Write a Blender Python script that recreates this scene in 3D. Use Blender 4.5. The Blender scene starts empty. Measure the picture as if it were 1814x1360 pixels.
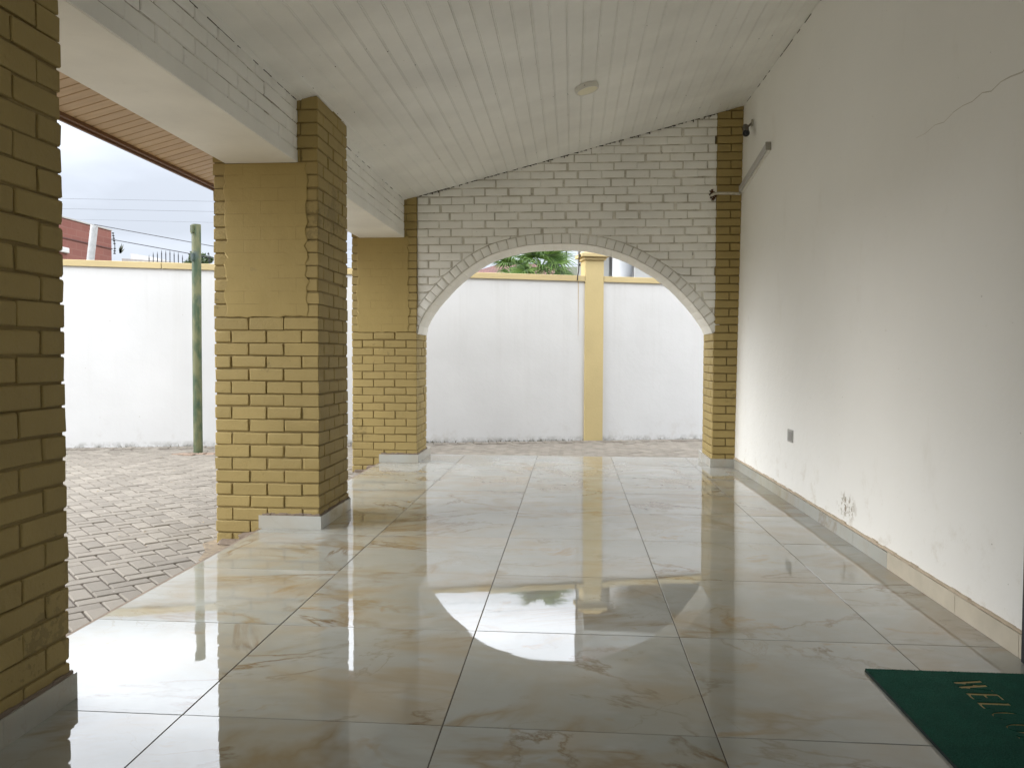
import bpy, math, random
import numpy as np
from mathutils import Vector, Matrix
from mathutils.geometry import delaunay_2d_cdt

random.seed(7)
rng = np.random.default_rng(11)
R = math.radians
scene = bpy.context.scene
COL = scene.collection

# ------------------------------------------------------------------ camera
yaw, pitch, roll = R(-4.4439), R(-2.0614), R(0.2211)
F = Vector((math.sin(yaw) * math.cos(pitch), math.cos(yaw) * math.cos(pitch), math.sin(pitch)))
Rt = Vector((math.cos(yaw), -math.sin(yaw), 0))
Up = Rt.cross(F)
r2 = Rt * math.cos(roll) + Up * math.sin(roll)
u2 = -Rt * math.sin(roll) + Up * math.cos(roll)
cam_d = bpy.data.cameras.new('camera')
cam = bpy.data.objects.new('camera', cam_d)
COL.objects.link(cam)
mw = Matrix(((r2.x, u2.x, -F.x, 0.37757), (r2.y, u2.y, -F.y, -2.25076), (r2.z, u2.z, -F.z, 1.09465), (0, 0, 0, 1)))
cam.matrix_world = mw
cam_d.sensor_width = 36
cam_d.lens = 1381.38 / 1814 * 36
cam_d.clip_start = 0.05
cam_d.clip_end = 2000
scene.camera = cam

# ------------------------------------------------------------------ world, sun, exposure
SUN_EL, SUN_AZ = R(23), R(256)          # azimuth clockwise from +y: veiled sun out to the left
world = bpy.data.worlds.new('World')
scene.world = world
world.use_nodes = True
nt = world.node_tree
nt.nodes.clear()
wo = nt.nodes.new('ShaderNodeOutputWorld')
bg = nt.nodes.new('ShaderNodeBackground')
bg.inputs['Strength'].default_value = 0.12
sky = nt.nodes.new('ShaderNodeTexSky')
sky.sky_type = 'NISHITA'
sky.sun_disc = False
sky.sun_elevation = SUN_EL
sky.sun_rotation = SUN_AZ
sky.dust_density = 3
tc = nt.nodes.new('ShaderNodeTexCoord')
sep = nt.nodes.new('ShaderNodeSeparateXYZ')
nt.links.new(tc.outputs['Generated'], sep.inputs[0])
ramp = nt.nodes.new('ShaderNodeValToRGB')
cr = ramp.color_ramp
cr.interpolation = 'EASE'
SKYK = 8.0
stops = [(0.0, (0.44, 0.47, 0.52)), (0.12, (0.45, 0.485, 0.55)), (0.27, (0.50, 0.535, 0.60)), (0.345, (2.1, 2.2, 2.35)), (0.70, (2.8, 2.85, 2.95)), (1.0, (1.3, 1.35, 1.45))]
cr.elements[0].position, cr.elements[0].color = stops[0][0], (*stops[0][1], 1)
cr.elements[1].position, cr.elements[1].color = stops[-1][0], (*stops[-1][1], 1)
for p, c in stops[1:-1]:
    e = cr.elements.new(p)
    e.color = (*c, 1)
nt.links.new(sep.outputs['Z'], ramp.inputs[0])
mp = nt.nodes.new('ShaderNodeMapping')
mp.inputs['Scale'].default_value = (1, 1, 2.6)
nt.links.new(tc.outputs['Generated'], mp.inputs[0])
cn = nt.nodes.new('ShaderNodeTexNoise')
cn.inputs['Scale'].default_value = 3.6
cn.inputs['Detail'].default_value = 6
cn.inputs['Roughness'].default_value = 0.5
nt.links.new(mp.outputs[0], cn.inputs['Vector'])
mr = nt.nodes.new('ShaderNodeMapRange')
mr.inputs['From Min'].default_value = 0.35
mr.inputs['From Max'].default_value = 0.68
mr.inputs['To Min'].default_value = 0.90
mr.inputs['To Max'].default_value = 1.26
nt.links.new(cn.outputs[0], mr.inputs[0])
mul = nt.nodes.new('ShaderNodeVectorMath')
mul.operation = 'SCALE'
nt.links.new(ramp.outputs[0], mul.inputs[0])
nt.links.new(mr.outputs[0], mul.inputs['Scale'])
sc8 = nt.nodes.new('ShaderNodeVectorMath')
sc8.operation = 'SCALE'
sc8.inputs['Scale'].default_value = SKYK
nt.links.new(mul.outputs[0], sc8.inputs[0])
mixw = nt.nodes.new('ShaderNodeMix')
mixw.data_type = 'RGBA'
mixw.inputs[0].default_value = 0.93      # cloud cover over the clear sky
nt.links.new(sky.outputs[0], mixw.inputs[6])
nt.links.new(sc8.outputs[0], mixw.inputs[7])
nt.links.new(mixw.outputs[2], bg.inputs['Color'])
nt.links.new(bg.outputs[0], wo.inputs['Surface'])

sd = bpy.data.lights.new('sun', 'SUN')
sd.energy = 1.5
sd.angle = R(40)
sd.color = (1.0, 0.98, 0.95)
sun = bpy.data.objects.new('sun', sd)
COL.objects.link(sun)
sdir = Vector((math.sin(SUN_AZ) * math.cos(SUN_EL), math.cos(SUN_AZ) * math.cos(SUN_EL), math.sin(SUN_EL)))
sun.rotation_euler = sdir.to_track_quat('Z', 'Y').to_euler()
sun.location = (0, 0, 30)

vs = scene.view_settings
vs.view_transform = 'Standard'
vs.look = 'None'
vs.exposure = 0.92
vs.gamma = 1.0
vs.use_curve_mapping = False
scene.render.engine = 'CYCLES'
cy = scene.cycles
cy.max_bounces = 12
cy.diffuse_bounces = 8
cy.glossy_bounces = 5
cy.caustics_reflective = False
cy.caustics_refractive = False
cy.sample_clamp_indirect = 6
cy.use_denoising = True
try:
    cy.denoiser = 'OPENIMAGEDENOISE'
except Exception:
    pass

# ------------------------------------------------------------------ mesh helpers
class MB:
    def __init__(s):
        s.v = []; s.f = []; s.n = 0; s.uv = []; s.mi = []
    def add(s, verts, faces, mi=0):
        verts = np.asarray(verts, float).reshape(-1, 3)
        s.v.append(verts)
        for f in faces:
            s.f.append(tuple(int(i) + s.n for i in f))
            s.mi.append(mi)
        s.n += len(verts)
    def box(s, x0, x1, y0, y1, z0, z1, mi=0, M=None):
        v = np.array([(x, y, z) for z in (z0, z1) for y in (y0, y1) for x in (x0, x1)], float)
        if M is not None:
            v = v @ np.array(M.to_3x3()).T + np.array(M.translation)
        s.add(v, [(0, 2, 3, 1), (4, 5, 7, 6), (0, 1, 5, 4), (2, 6, 7, 3), (0, 4, 6, 2), (1, 3, 7, 5)], mi)
    def bbox(s, x0, x1, y0, y1, z0, z1, b=0.003, mi=0, M=None):
        """box with chamfered edges (rounded-box template)"""
        s.rbox(x0, x1, y0, y1, z0, z1, b, 0, mi, M)
    def rbox(s, x0, x1, y0, y1, z0, z1, r=0.008, wob=0.0, mi=0, M=None):
        lo = np.array((x0, y0, z0)); hi = np.array((x1, y1, z1))
        r = min(r, (hi - lo).min() * 0.45)
        pos = np.where(TI == 0, lo, np.where(TI == 1, lo + r, np.where(TI == 2, hi - r, hi)))
        inner = np.clip(pos, lo + r, hi - r)
        d = pos - inner
        L = np.linalg.norm(d, axis=1, keepdims=True)
        v = inner + d / np.maximum(L, 1e-9) * r
        if wob:
            v = v + rng.normal(0, wob, v.shape)
        if M is not None:
            v = v @ np.array(M.to_3x3()).T + np.array(M.translation)
        s.add(v, TF, mi)
    def tube(s, pts, r, n=10, mi=0, cap=True, taper=None):
        pts = [Vector(p) for p in pts]
        vs_, fs = [], []
        up = Vector((0, 0, 1))
        for i, p in enumerate(pts):
            a = pts[max(0, i - 1)]; b = pts[min(len(pts) - 1, i + 1)]
            t = (b - a).normalized()
            x = t.cross(up if abs(t.z) < 0.95 else Vector((1, 0, 0))).normalized()
            y = x.cross(t)
            rr = r if taper is None else r + (taper - r) * i / (len(pts) - 1)
            for k in range(n):
                an = 2 * math.pi * k / n
                vs_.append(p + (x * math.cos(an) + y * math.sin(an)) * rr)
        for i in range(len(pts) - 1):
            for k in range(n):
                k2 = (k + 1) % n
                fs.append((i * n + k, (i + 1) * n + k, (i + 1) * n + k2, i * n + k2))
        if cap:
            fs.append(tuple(range(n)))
            fs.append(tuple(reversed(range((len(pts) - 1) * n, len(pts) * n))))
        s.add([tuple(v) for v in vs_], fs, mi)
    def lathe(s, prof, n=40, M=None, mi=0):
        vs_, fs = [], []
        for (r, z) in prof:
            for k in range(n):
                a = 2 * math.pi * k / n
                vs_.append((r * math.cos(a), r * math.sin(a), z))
        for i in range(len(prof) - 1):
            for k in range(n):
                k2 = (k + 1) % n
                fs.append((i * n + k, i * n + k2, (i + 1) * n + k2, (i + 1) * n + k))
        fs.append(tuple(reversed(range(n))))
        fs.append(tuple(range((len(prof) - 1) * n, len(prof) * n)))
        v = np.array(vs_)
        if M is not None:
            v = v @ np.array(M.to_3x3()).T + np.array(M.translation)
        s.add(v, fs, mi)
    def build(s, name, mats, parent=None, smooth=None, loc=None):
        me = bpy.data.meshes.new(name)
        V = np.concatenate(s.v) if s.v else np.zeros((0, 3))
        off = np.array(loc if loc is not None else (0, 0, 0), float)
        me.from_pydata((V - off).tolist(), [], s.f)
        if not isinstance(mats, (list, tuple)):
            mats = [mats]
        for m in mats:
            me.materials.append(m)
        me.polygons.foreach_set('material_index', s.mi)
        me.update()
        if smooth is not None:
            me.polygons.foreach_set('use_smooth', [True] * len(me.polygons))
            try:
                me.set_sharp_from_angle(angle=R(smooth))
            except Exception:
                pass
        o = bpy.data.objects.new(name, me)
        COL.objects.link(o)
        if smooth is not None:
            wn = o.modifiers.new('weighted_normal', 'WEIGHTED_NORMAL')
            wn.keep_sharp = True
            wn.weight = 60
        if loc is not None:
            o.location = loc
        if parent is not None:
            o.parent = parent
            o.matrix_parent_inverse = Matrix.Translation(parent.location).inverted() if loc is None else Matrix.Translation(parent.location).inverted()
        return o

_t = [(i, j, k) for i in range(4) for j in range(4) for k in range(4) if 0 in (i, j, k) or 3 in (i, j, k)]
TI = np.array(_t)
_ix = {t: n for n, t in enumerate(_t)}
TF = []
for ax in range(3):
    o1, o2 = [(1, 2), (2, 0), (0, 1)][ax]
    for side in (0, 3):
        for a in range(3):
            for b in range(3):
                q = []
                for (da, db) in ((0, 0), (1, 0), (1, 1), (0, 1)):
                    t = [0, 0, 0]
                    t[ax] = side; t[o1] = a + da; t[o2] = b + db
                    q.append(_ix[tuple(t)])
                if side == 0:
                    q.reverse()
                TF.append(tuple(q))

def pillow(mb, fn, u0, u1, v0, v1, j=0.008, d=0.007, r=0.008, wob=0.0006, nu=3, off=0.0, mi=0, drop=None, mj=0):
    """one brick face: a grid over (u,v) whose rim sinks by d; fn(u,v,h) -> xyz"""
    h = j / 2
    a0, a1, b0, b1 = u0 + h, u1 - h, v0 + h, v1 - h
    if a1 - a0 < 2.2 * r or b1 - b0 < 2.2 * r:
        return
    us = np.concatenate([[u0, a0, a0 + r * .4], np.linspace(a0 + r, a1 - r, nu + 1), [a1 - r * .4, a1, u1]])
    vs_ = np.concatenate([[v0, b0, b0 + r * .4], np.linspace(b0 + r, b1 - r, 3), [b1 - r * .4, b1, v1]])
    P = []
    ju = rng.normal(0, j * .16, 4)
    for vi, v in enumerate(vs_):
        for ui, u in enumerate(us):
            e = min(u - a0, a1 - u, v - b0, b1 - v)
            hh = -d if e <= 0 else -d * (1 - min(1, e / r)) ** 2
            if e > 0 or abs(e) < 1e-9:
                hh += off + rng.normal(0, wob)
            uu, vv = u, v
            if 0 < ui < len(us) - 1:
                uu += ju[0] if ui < len(us) / 2 else ju[1]
                uu += rng.normal(0, j * .08)
            if 0 < vi < len(vs_) - 1:
                vv += (ju[2] if vi < len(vs_) / 2 else ju[3]) + rng.normal(0, j * .06)
            P.append((uu, vv, hh))
    if drop is not None and all(drop(p[0], p[1]) for p in P):
        return
    n = len(us)
    W = [fn(*p) for p in P]
    q = lambda a, b: (b * n + a, b * n + a + 1, (b + 1) * n + a + 1, (b + 1) * n + a)
    cells = [(a, b) for b in range(len(vs_) - 1) for a in range(n - 1)]
    rim = lambda a, b: a in (0, n - 2) or b in (0, len(vs_) - 2)
    f0 = mb.n
    mb.add(W, [q(a, b) for a, b in cells if not rim(a, b)], mi)
    mb.add([], [], mi)
    for a, b in cells:
        if rim(a, b):
            mb.f.append(tuple(i + f0 for i in q(a, b)))
            mb.mi.append(mj)

def tag(o, label=None, cat=None, group=None, kind=None):
    if label: o['label'] = label
    if cat: o['category'] = cat
    if group: o['group'] = group
    if kind: o['kind'] = kind
    return o

def empty(name, loc, label, cat, group=None):
    o = bpy.data.objects.new(name, None)
    COL.objects.link(o)
    o.location = loc
    o.empty_display_size = 0.1
    return tag(o, label, cat, group)

# ------------------------------------------------------------------ material helpers
def newmat(name):
    m = bpy.data.materials.new(name)
    m.use_nodes = True
    n = m.node_tree
    b = n.nodes['Principled BSDF']
    return m, n, b

def N(n, typ, **kw):
    x = n.nodes.new(typ)
    for k, v in kw.items():
        if k in x.inputs:
            x.inputs[k].default_value = v
        else:
            setattr(x, k, v)
    return x

def noise(n, vec, scale, detail=4, rough=.55, dist=0.0):
    x = N(n, 'ShaderNodeTexNoise', Scale=scale, Detail=detail, Roughness=rough, Distortion=dist)
    if vec is not None:
        n.links.new(vec, x.inputs['Vector'])
    return x.outputs[0]

def mapr(n, val, a, b, c=0.0, d=1.0):
    x = N(n, 'ShaderNodeMapRange')
    x.inputs['From Min'].default_value = a
    x.inputs['From Max'].default_value = b
    x.inputs['To Min'].default_value = c
    x.inputs['To Max'].default_value = d
    n.links.new(val, x.inputs[0])
    return x.outputs[0]

def mix(n, fac, a, b, mode='MIX'):
    x = N(n, 'ShaderNodeMix', data_type='RGBA', blend_type=mode)
    for i, v in ((0, fac), (6, a), (7, b)):
        if isinstance(v, (int, float)):
            x.inputs[i].default_value = v
        elif isinstance(v, tuple):
            x.inputs[i].default_value = (*v, 1)
        else:
            n.links.new(v, x.inputs[i])
    return x.outputs[2]

def math_(n, op, a, b=None):
    x = N(n, 'ShaderNodeMath', operation=op)
    for i, v in ((0, a), (1, b)):
        if v is None: continue
        if isinstance(v, (int, float)): x.inputs[i].default_value = v
        else: n.links.new(v, x.inputs[i])
    return x.outputs[0]

def mapping(n, vec, scale=(1, 1, 1), rot=(0, 0, 0), loc=(0, 0, 0)):
    x = N(n, 'ShaderNodeMapping')
    x.inputs['Scale'].default_value = scale
    x.inputs['Rotation'].default_value = rot
    x.inputs['Location'].default_value = loc
    n.links.new(vec, x.inputs[0])
    return x.outputs[0]

def wpos(n):
    return N(n, 'ShaderNodeNewGeometry').outputs['Position']

def bump(n, b, hgt, dist=0.001, strength=1.0, prev=None):
    x = N(n, 'ShaderNodeBump', Strength=strength, Distance=dist)
    n.links.new(hgt, x.inputs['Height'])
    if prev is not None:
        n.links.new(prev, x.inputs['Normal'])
    n.links.new(x.outputs[0], b.inputs['Normal'])
    return x.outputs[0]

def paint(name, col, dirt=(.2, .16, .1), dirtamt=.3, rough=.6, var=.08, bs=60, bd=.0012, island=0.0, spots=0.0, chips=0.0):
    m, n, b = newmat(name)
    P = wpos(n)
    big = noise(n, P, 1.7, 5)
    c = mix(n, mapr(n, big, .3, .7), tuple(x * (1 - var) for x in col), tuple(min(1, x * (1 + var)) for x in col))
    if island:
        ri = N(n, 'ShaderNodeNewGeometry').outputs['Random Per Island']
        c = mix(n, mapr(n, ri, 0, 1, 0, island), c, tuple(x * .72 for x in col))
    dn = noise(n, P, 9, 8, .7)
    c = mix(n, mapr(n, dn, .60, .80, 0, dirtamt), c, dirt)
    if chips:
        ch = math_(n, 'ADD', noise(n, P, 2.2, 4, .6), math_(n, 'MULTIPLY', noise(n, P, 38, 4, .7), .5))
        c = mix(n, mapr(n, ch, .92, .95, 0, chips), c, tuple(x * .42 for x in col))
    if spots:
        sp = noise(n, P, 34, 3, .6)
        c = mix(n, mapr(n, sp, .72, .78, 0, spots), c, tuple(x * .5 for x in dirt))
    n.links.new(c, b.inputs['Base Color'])
    b.inputs['Roughness'].default_value = rough
    h = noise(n, P, bs, 6, .6)
    h2 = noise(n, P, bs * .13, 4, .5)
    p = bump(n, b, h, bd)
    bump(n, b, h2, bd * 1.6, 1.0, p)
    return m

def plain(name, col, rough=.5, metal=0.0, var=.12, sc=12, bd=0.0):
    m, n, b = newmat(name)
    P = wpos(n)
    f = noise(n, P, sc, 5)
    c = mix(n, mapr(n, f, .3, .7), tuple(x * (1 - var) for x in col), tuple(min(1, x * (1 + var)) for x in col))
    n.links.new(c, b.inputs['Base Color'])
    b.inputs['Roughness'].default_value = rough
    b.inputs['Metallic'].default_value = metal
    if bd:
        bump(n, b, noise(n, P, sc * 6, 5), bd)
    return m

def joint_material(name='white_joint', k=1.0):
    m, n, b = newmat(name)
    P = wpos(n)
    c = mix(n, mapr(n, noise(n, P, 5, 4, .6), .38, .62), (.74, .72, .66), (.44 * k, .41 * k, .345 * k))
    c = mix(n, mapr(n, noise(n, P, 13, 6, .7), .58, .72, 0, .85), c, (.075, .062, .045))
    n.links.new(c, b.inputs['Base Color'])
    b.inputs['Roughness'].default_value = .8
    return m
M_YEL = paint('yellow_brick_paint', (.345, .258, .092), dirt=(.17, .115, .045), dirtamt=.5, rough=.72, bs=70, bd=.0026, island=.26, spots=.6, chips=.45)
M_YMORT = paint('yellow_mortar_paint', (.25, .185, .07), dirt=(.08, .05, .025), dirtamt=.6, rough=.8, bs=40, bd=.004)
M_YPLAS = paint('yellow_plaster_paint', (.385, .283, .092), dirt=(.2, .14, .05), dirtamt=.25, rough=.5, bs=60, bd=.0015)
M_WBR = paint('white_brick_paint', (.85, .845, .81), dirt=(.35, .31, .24), dirtamt=.35, rough=.6, bs=55, bd=.003, island=.12, spots=.5)
M_WJOINT = joint_material()
M_BJOINT = joint_material('beam_joint', .62)
M_WPLAS = paint('white_plaster', (.84, .82, .75), dirt=(.6, .55, .45), dirtamt=.2, rough=.6, bs=30, bd=.001)
M_CEIL = paint('ceiling_board_paint', (.83, .83, .80), dirt=(.4, .37, .3), dirtamt=.12, rough=.45, bs=30, bd=.0006, spots=.6)
M_CREAM = paint('coping_cream_paint', (.47, .375, .19), dirt=(.42, .3, .15), dirtamt=.35, rough=.6, bs=40, bd=.002)
M_DARK = plain('dark_metal', (.022, .024, .028), .4, .3)
M_BLACK = plain('black_plastic', (.02, .018, .016), .35)
M_WPLASTIC = plain('white_plastic', (.72, .71, .66), .35, var=.04)
M_DIFF = plain('cream_diffuser', (.80, .76, .58), .3, var=.03)
M_GREYW = plain('grey_wall_paint', (.40, .41, .40), .7, sc=2)
M_WHITEW = plain('neighbour_white_paint', (.50, .50, .495), .7, sc=2, var=.04)
M_CONC = plain('grey_concrete', (.36, .35, .33), .85, sc=8, bd=.003)
M_CEM = plain('edge_cement', (.20, .155, .115), .9, sc=9, bd=.004)
M_TAN = plain('tan_cement_strip', (.50, .42, .32), .9, sc=14, bd=.003)
M_GOLD = plain('gold_lettering', (.36, .27, .09), .5, sc=40)
M_TRUNK = plain('palm_trunk_bark', (.10, .07, .045), .9, sc=20, bd=.01)
M_WIRE = plain('wire_metal', (.06, .06, .065), .5, .5)

def panel_material():
    m, n, b = newmat('rendered_patch_paint')
    P = wpos(n)
    c = mix(n, mapr(n, noise(n, P, 2.2, 5), .3, .7), (.32, .237, .080), (.36, .268, .092))
    sp = N(n, 'ShaderNodeSeparateXYZ'); n.links.new(P, sp.inputs[0])
    cb = N(n, 'ShaderNodeCombineXYZ'); n.links.new(sp.outputs['X'], cb.inputs[0]); n.links.new(math_(n, 'ADD', sp.outputs['Z'], .0302), cb.inputs[1])
    br = N(n, 'ShaderNodeTexBrick', Scale=1.0)
    br.inputs['Mortar Size'].default_value = .0022
    br.inputs['Mortar Smooth'].default_value = .3
    br.inputs['Brick Width'].default_value = .224
    br.inputs['Row Height'].default_value = .0802
    n.links.new(cb.outputs[0], br.inputs['Vector'])
    j_ = math_(n, 'MULTIPLY', br.outputs['Fac'], mapr(n, noise(n, P, 6, 3), .42, .6, .1, .8))
    c = mix(n, math_(n, 'MULTIPLY', j_, .45), c, (.22, .15, .05))
    c = mix(n, mapr(n, noise(n, P, 9, 8, .7), .62, .8, 0, .25), c, (.2, .14, .05))
    n.links.new(c, b.inputs['Base Color'])
    b.inputs['Roughness'].default_value = .75
    p_ = bump(n, b, noise(n, P, 50, 6, .6), .0014)
    p_ = bump(n, b, noise(n, P, 6, 4, .5), .004, 1, p_)
    bump(n, b, math_(n, 'SUBTRACT', 1.0, j_), .0012, 1, p_)
    return m
M_YPANEL = panel_material()

# interior white wall
def wall_material():
    m, n, b = newmat('house_wall_paint')
    P = wpos(n)
    c = mix(n, mapr(n, noise(n, P, .9, 4), .35, .65), (.87, .87, .845), (.90, .90, .875))
    c = mix(n, mapr(n, noise(n, mapping(n, P, (1, 1, .4)), 3.0, 6, .7), .60, .85, 0, .3), c, (.60, .56, .47))
    # scuffs and peeling in the lower part
    sp = N(n, 'ShaderNodeSeparateXYZ'); n.links.new(P, sp.inputs[0])
    low = mapr(n, sp.outputs['Z'], .10, .55, 1, 0)
    bl = noise(n, P, 5.5, 8, .75)
    c = mix(n, math_(n, 'MULTIPLY', low, mapr(n, bl, .55, .72, 0, .55)), c, (.52, .46, .36))
    fl = noise(n, P, 26, 6, .7)
    # the peeled patch beside the skirting
    dx = N(n, 'ShaderNodeVectorMath', operation='DISTANCE')
    mp_ = mapping(n, P, (0, 1, 1.9)); n.links.new(mp_, dx.inputs[0])
    dx.inputs[1].default_value = (0, 2.55, .20 * 1.9)
    near = mapr(n, dx.outputs['Value'], .06, .19, 1, 0)
    c = mix(n, math_(n, 'MULTIPLY', near, mapr(n, fl, .50, .56, 0, .95)), c, (.30, .25, .18))
    spk = noise(n, P, 48, 2, .5)
    c = mix(n, mapr(n, spk, .775, .80, 0, .7), c, (.25, .22, .17))
    n.links.new(c, b.inputs['Base Color'])
    b.inputs['Roughness'].default_value = .62
    p = bump(n, b, noise(n, P, 3.5, 5, .5), .009)
    p = bump(n, b, noise(n, P, 30, 6, .6), .0018, 1, p)
    bump(n, b, math_(n, 'MULTIPLY', near, fl), .006, 1, p)
    return m
M_WALL = wall_material()

def boundary_material():
    m, n, b = newmat('boundary_wall_paint')
    P = wpos(n)
    c = mix(n, mapr(n, noise(n, P, .7, 4), .35, .65), (.53, .53, .522), (.58, .58, .572))
    st = noise(n, mapping(n, P, (3.2, 3.2, .12)), 2.2, 7, .7)
    sp = N(n, 'ShaderNodeSeparateXYZ'); n.links.new(P, sp.inputs[0])
    top = mapr(n, sp.outputs['Z'], .2, 2.25, .15, 1)
    c = mix(n, math_(n, 'MULTIPLY', top, mapr(n, st, .52, .76, 0, .26)), c, (.36, .345, .31))
    ld = math_(n, 'MULTIPLY', mapr(n, sp.outputs['Z'], -.12, .28, 1, 0), mapr(n, noise(n, P, 3.4, 8, .75), .54, .74, 0, .55))
    c = mix(n, ld, c, (.33, .285, .225))
    c = mix(n, math_(n, 'MULTIPLY', mapr(n, sp.outputs['Z'], -.12, -.03, 1, 0), mapr(n, noise(n, P, 9, 8, .75), .44, .60, 0, .85)), c, (.12, .11, .08))
    c = mix(n, mapr(n, noise(n, P, 30, 2, .5), .77, .80, 0, .7), c, (.30, .27, .22))
    n.links.new(c, b.inputs['Base Color'])
    b.inputs['Roughness'].default_value = .7
    p = bump(n, b, noise(n, P, 2.5, 5, .5), .008)
    bump(n, b, noise(n, P, 22, 6, .6), .0015, 1, p)
    return m
M_BWALL = boundary_material()

def marble(name, skirting=False):
    m, n, b = newmat(name)
    if skirting:
        vec = mapping(n, wpos(n), (1, 1, 1), loc=(3.1, 7.7, 1.3))
    else:
        vec = N(n, 'ShaderNodeUVMap', uv_map='tile').outputs[0]
    w = mapping(n, vec, (1.0, 1.35, 1.0))
    base = mix(n, mapr(n, noise(n, w, 1.1, 4, .5), .3, .7), (.285, .292, .262), (.375, .38, .348))
    base = mix(n, mapr(n, noise(n, mapping(n, w, loc=(5, 2, 0)), 1.5, 4, .55, .6), .52, .72, 0, .6), base, (.46, .465, .435))
    base = mix(n, mapr(n, noise(n, w, 1.3, 4, .6, .8), .50, .68, 0, .8), base, (.31, .275, .205))
    fine = noise(n, mapping(n, w, (1, 2.6, 1), loc=(3, 8, 0)), 7, 6, .65)
    base = mix(n, mapr(n, fine, .52, .75, 0, .3), base, (.30, .27, .21))
    blot = noise(n, mapping(n, w, loc=(11, 4, 0)), 2.9, 4, .6, .6)
    base = mix(n, mapr(n, blot, .62, .73, 0, .95), base, (.29, .195, .09))
    def vein(loc, sc, wd, amt, col, base, det=4, dist=.7):
        v = noise(n, mapping(n, w, loc=loc), sc, det, .58, dist)
        a = math_(n, 'ABSOLUTE', math_(n, 'SUBTRACT', v, .5))
        k = mapr(n, a, 0, wd, 1, 0)
        mod = mapr(n, noise(n, mapping(n, w, loc=(loc[1], loc[0] + 3, 0)), 1.2, 3), .45, .60, 0, amt)
        return mix(n, math_(n, 'MULTIPLY', math_(n, 'POWER', k, 1.5), mod), base, col)
    base = vein((2, 9, 0), .55, .014, .95, (.17, .11, .055), base, 8)
    base = vein((7, 1, 0), .6, .04, .95, (.26, .205, .13), base, 6)
    base = vein((1, 5, 0), .5, .09, .75, (.32, .26, .17), base, 5)
    base = vein((4, 3, 0), 1.1, .007, .5, (.22, .17, .11), base, 8)
    if skirting:
        base = mix(n, .35, base, (.60, .61, .575))
    n.links.new(base, b.inputs['Base Color'])
    b.inputs['Roughness'].default_value = .045
    b.inputs['IOR'].default_value = 1.62
    dust = noise(n, wpos(n), 5, 6, .7)
    n.links.new(mapr(n, dust, .45, .8, .014, .06), b.inputs['Roughness'])
    p_ = bump(n, b, noise(n, vec, 3.2, 2, .4), .00045)
    bump(n, b, noise(n, vec, 14.0, 2, .4), .00005, 1, p_)
    return m
M_TILE = marble('polished_marble_tile')
M_SKIRT = marble('skirting_marble_tile', True)
M_GROUT = plain('dark_grout', (.055, .042, .028), .9)

def paver_material():
    m, n, b = newmat('concrete_paver')
    P = wpos(n)
    ri = N(n, 'ShaderNodeNewGeometry').outputs['Random Per Island']
    c = mix(n, ri, (.165, .146, .118), (.25, .224, .184))
    c = mix(n, mapr(n, noise(n, P, .8, 5, .6), .42, .68, 0, .75), c, (.21, .185, .152))
    c = mix(n, mapr(n, noise(n, P, 2.3, 6, .7), .60, .74, 0, .55), c, (.13, .12, .10))
    c = mix(n, mapr(n, noise(n, P, 45, 5, .7), .35, .75, 0, .45), c, (.20, .18, .155))
    c = mix(n, mapr(n, noise(n, P, 28, 2, .5), .74, .77, 0, .8), c, (.48, .45, .39))
    n.links.new(c, b.inputs['Base Color'])
    b.inputs['Roughness'].default_value = .85
    bump(n, b, noise(n, P, 120, 5, .7), .003)
    return m
M_PAVE = paver_material()
M_SAND = plain('joint_sand', (.12, .10, .08), .95, sc=5)
M_GROUND = plain('bare_ground', (.20, .17, .12), .95, sc=.4)

def mat_fibre():
    m, n, b = newmat('green_mat_fibre')
    P = wpos(n)
    f = noise(n, P, 260, 6, .8)
    c = mix(n, mapr(n, f, .3, .7), (.004, .04, .027), (.03, .18, .118))
    c = mix(n, mapr(n, noise(n, P, 14, 5), .4, .75, 0, .4), c, (.012, .06, .045))
    n.links.new(c, b.inputs['Base Color'])
    b.inputs['Roughness'].default_value = .9
    b.inputs['Specular IOR Level'].default_value = .2
    bump(n, b, f, .008)
    return m
M_MAT = mat_fibre()

def post_material():
    m, n, b = newmat('peeling_green_paint')
    P = wpos(n)
    f = noise(n, mapping(n, P, (1, 1, .45)), 9, 6, .6)
    c = mix(n, mapr(n, f, .42, .60), (.125, .13, .06), (.035, .065, .03))
    c = mix(n, mapr(n, noise(n, P, 4, 3), .55, .68, 0, .8), c, (.05, .075, .085))
    n.links.new(c, b.inputs['Base Color'])
    b.inputs['Roughness'].default_value = .5
    bump(n, b, f, .004)
    return m
M_POST = post_material()

def wood_soffit():
    m, n, b = newmat('brown_soffit_board')
    P = wpos(n)
    ri = N(n, 'ShaderNodeNewGeometry').outputs['Random Per Island']
    c = mix(n, ri, (.50, .345, .195), (.60, .43, .25))
    c = mix(n, mapr(n, noise(n, mapping(n, P, (1.2, 14, 1)), 3, 5), .45, .75, 0, .5), c, (.42, .28, .15))
    n.links.new(c, b.inputs['Base Color'])
    b.inputs['Roughness'].default_value = .4
    return m
M_SOFF = wood_soffit()
M_FASC = plain('brown_fascia', (.17, .085, .045), .45)

def tiles_red(name='red_roof_tile', col=(.11, .04, .033)):
    m, n, b = newmat(name)
    P = wpos(n)
    br = N(n, 'ShaderNodeTexBrick', Scale=3.2)
    br.inputs['Color1'].default_value = (*col, 1)
    br.inputs['Color2'].default_value = (*[c * 1.5 for c in col], 1)
    br.inputs['Mortar'].default_value = (*[c * .35 for c in col], 1)
    br.inputs['Mortar Size'].default_value = .03
    n.links.new(P, br.inputs['Vector'])
    n.links.new(br.outputs[0], b.inputs['Base Color'])
    b.inputs['Roughness'].default_value = .8
    return m
M_ROOFT = tiles_red()

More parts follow.
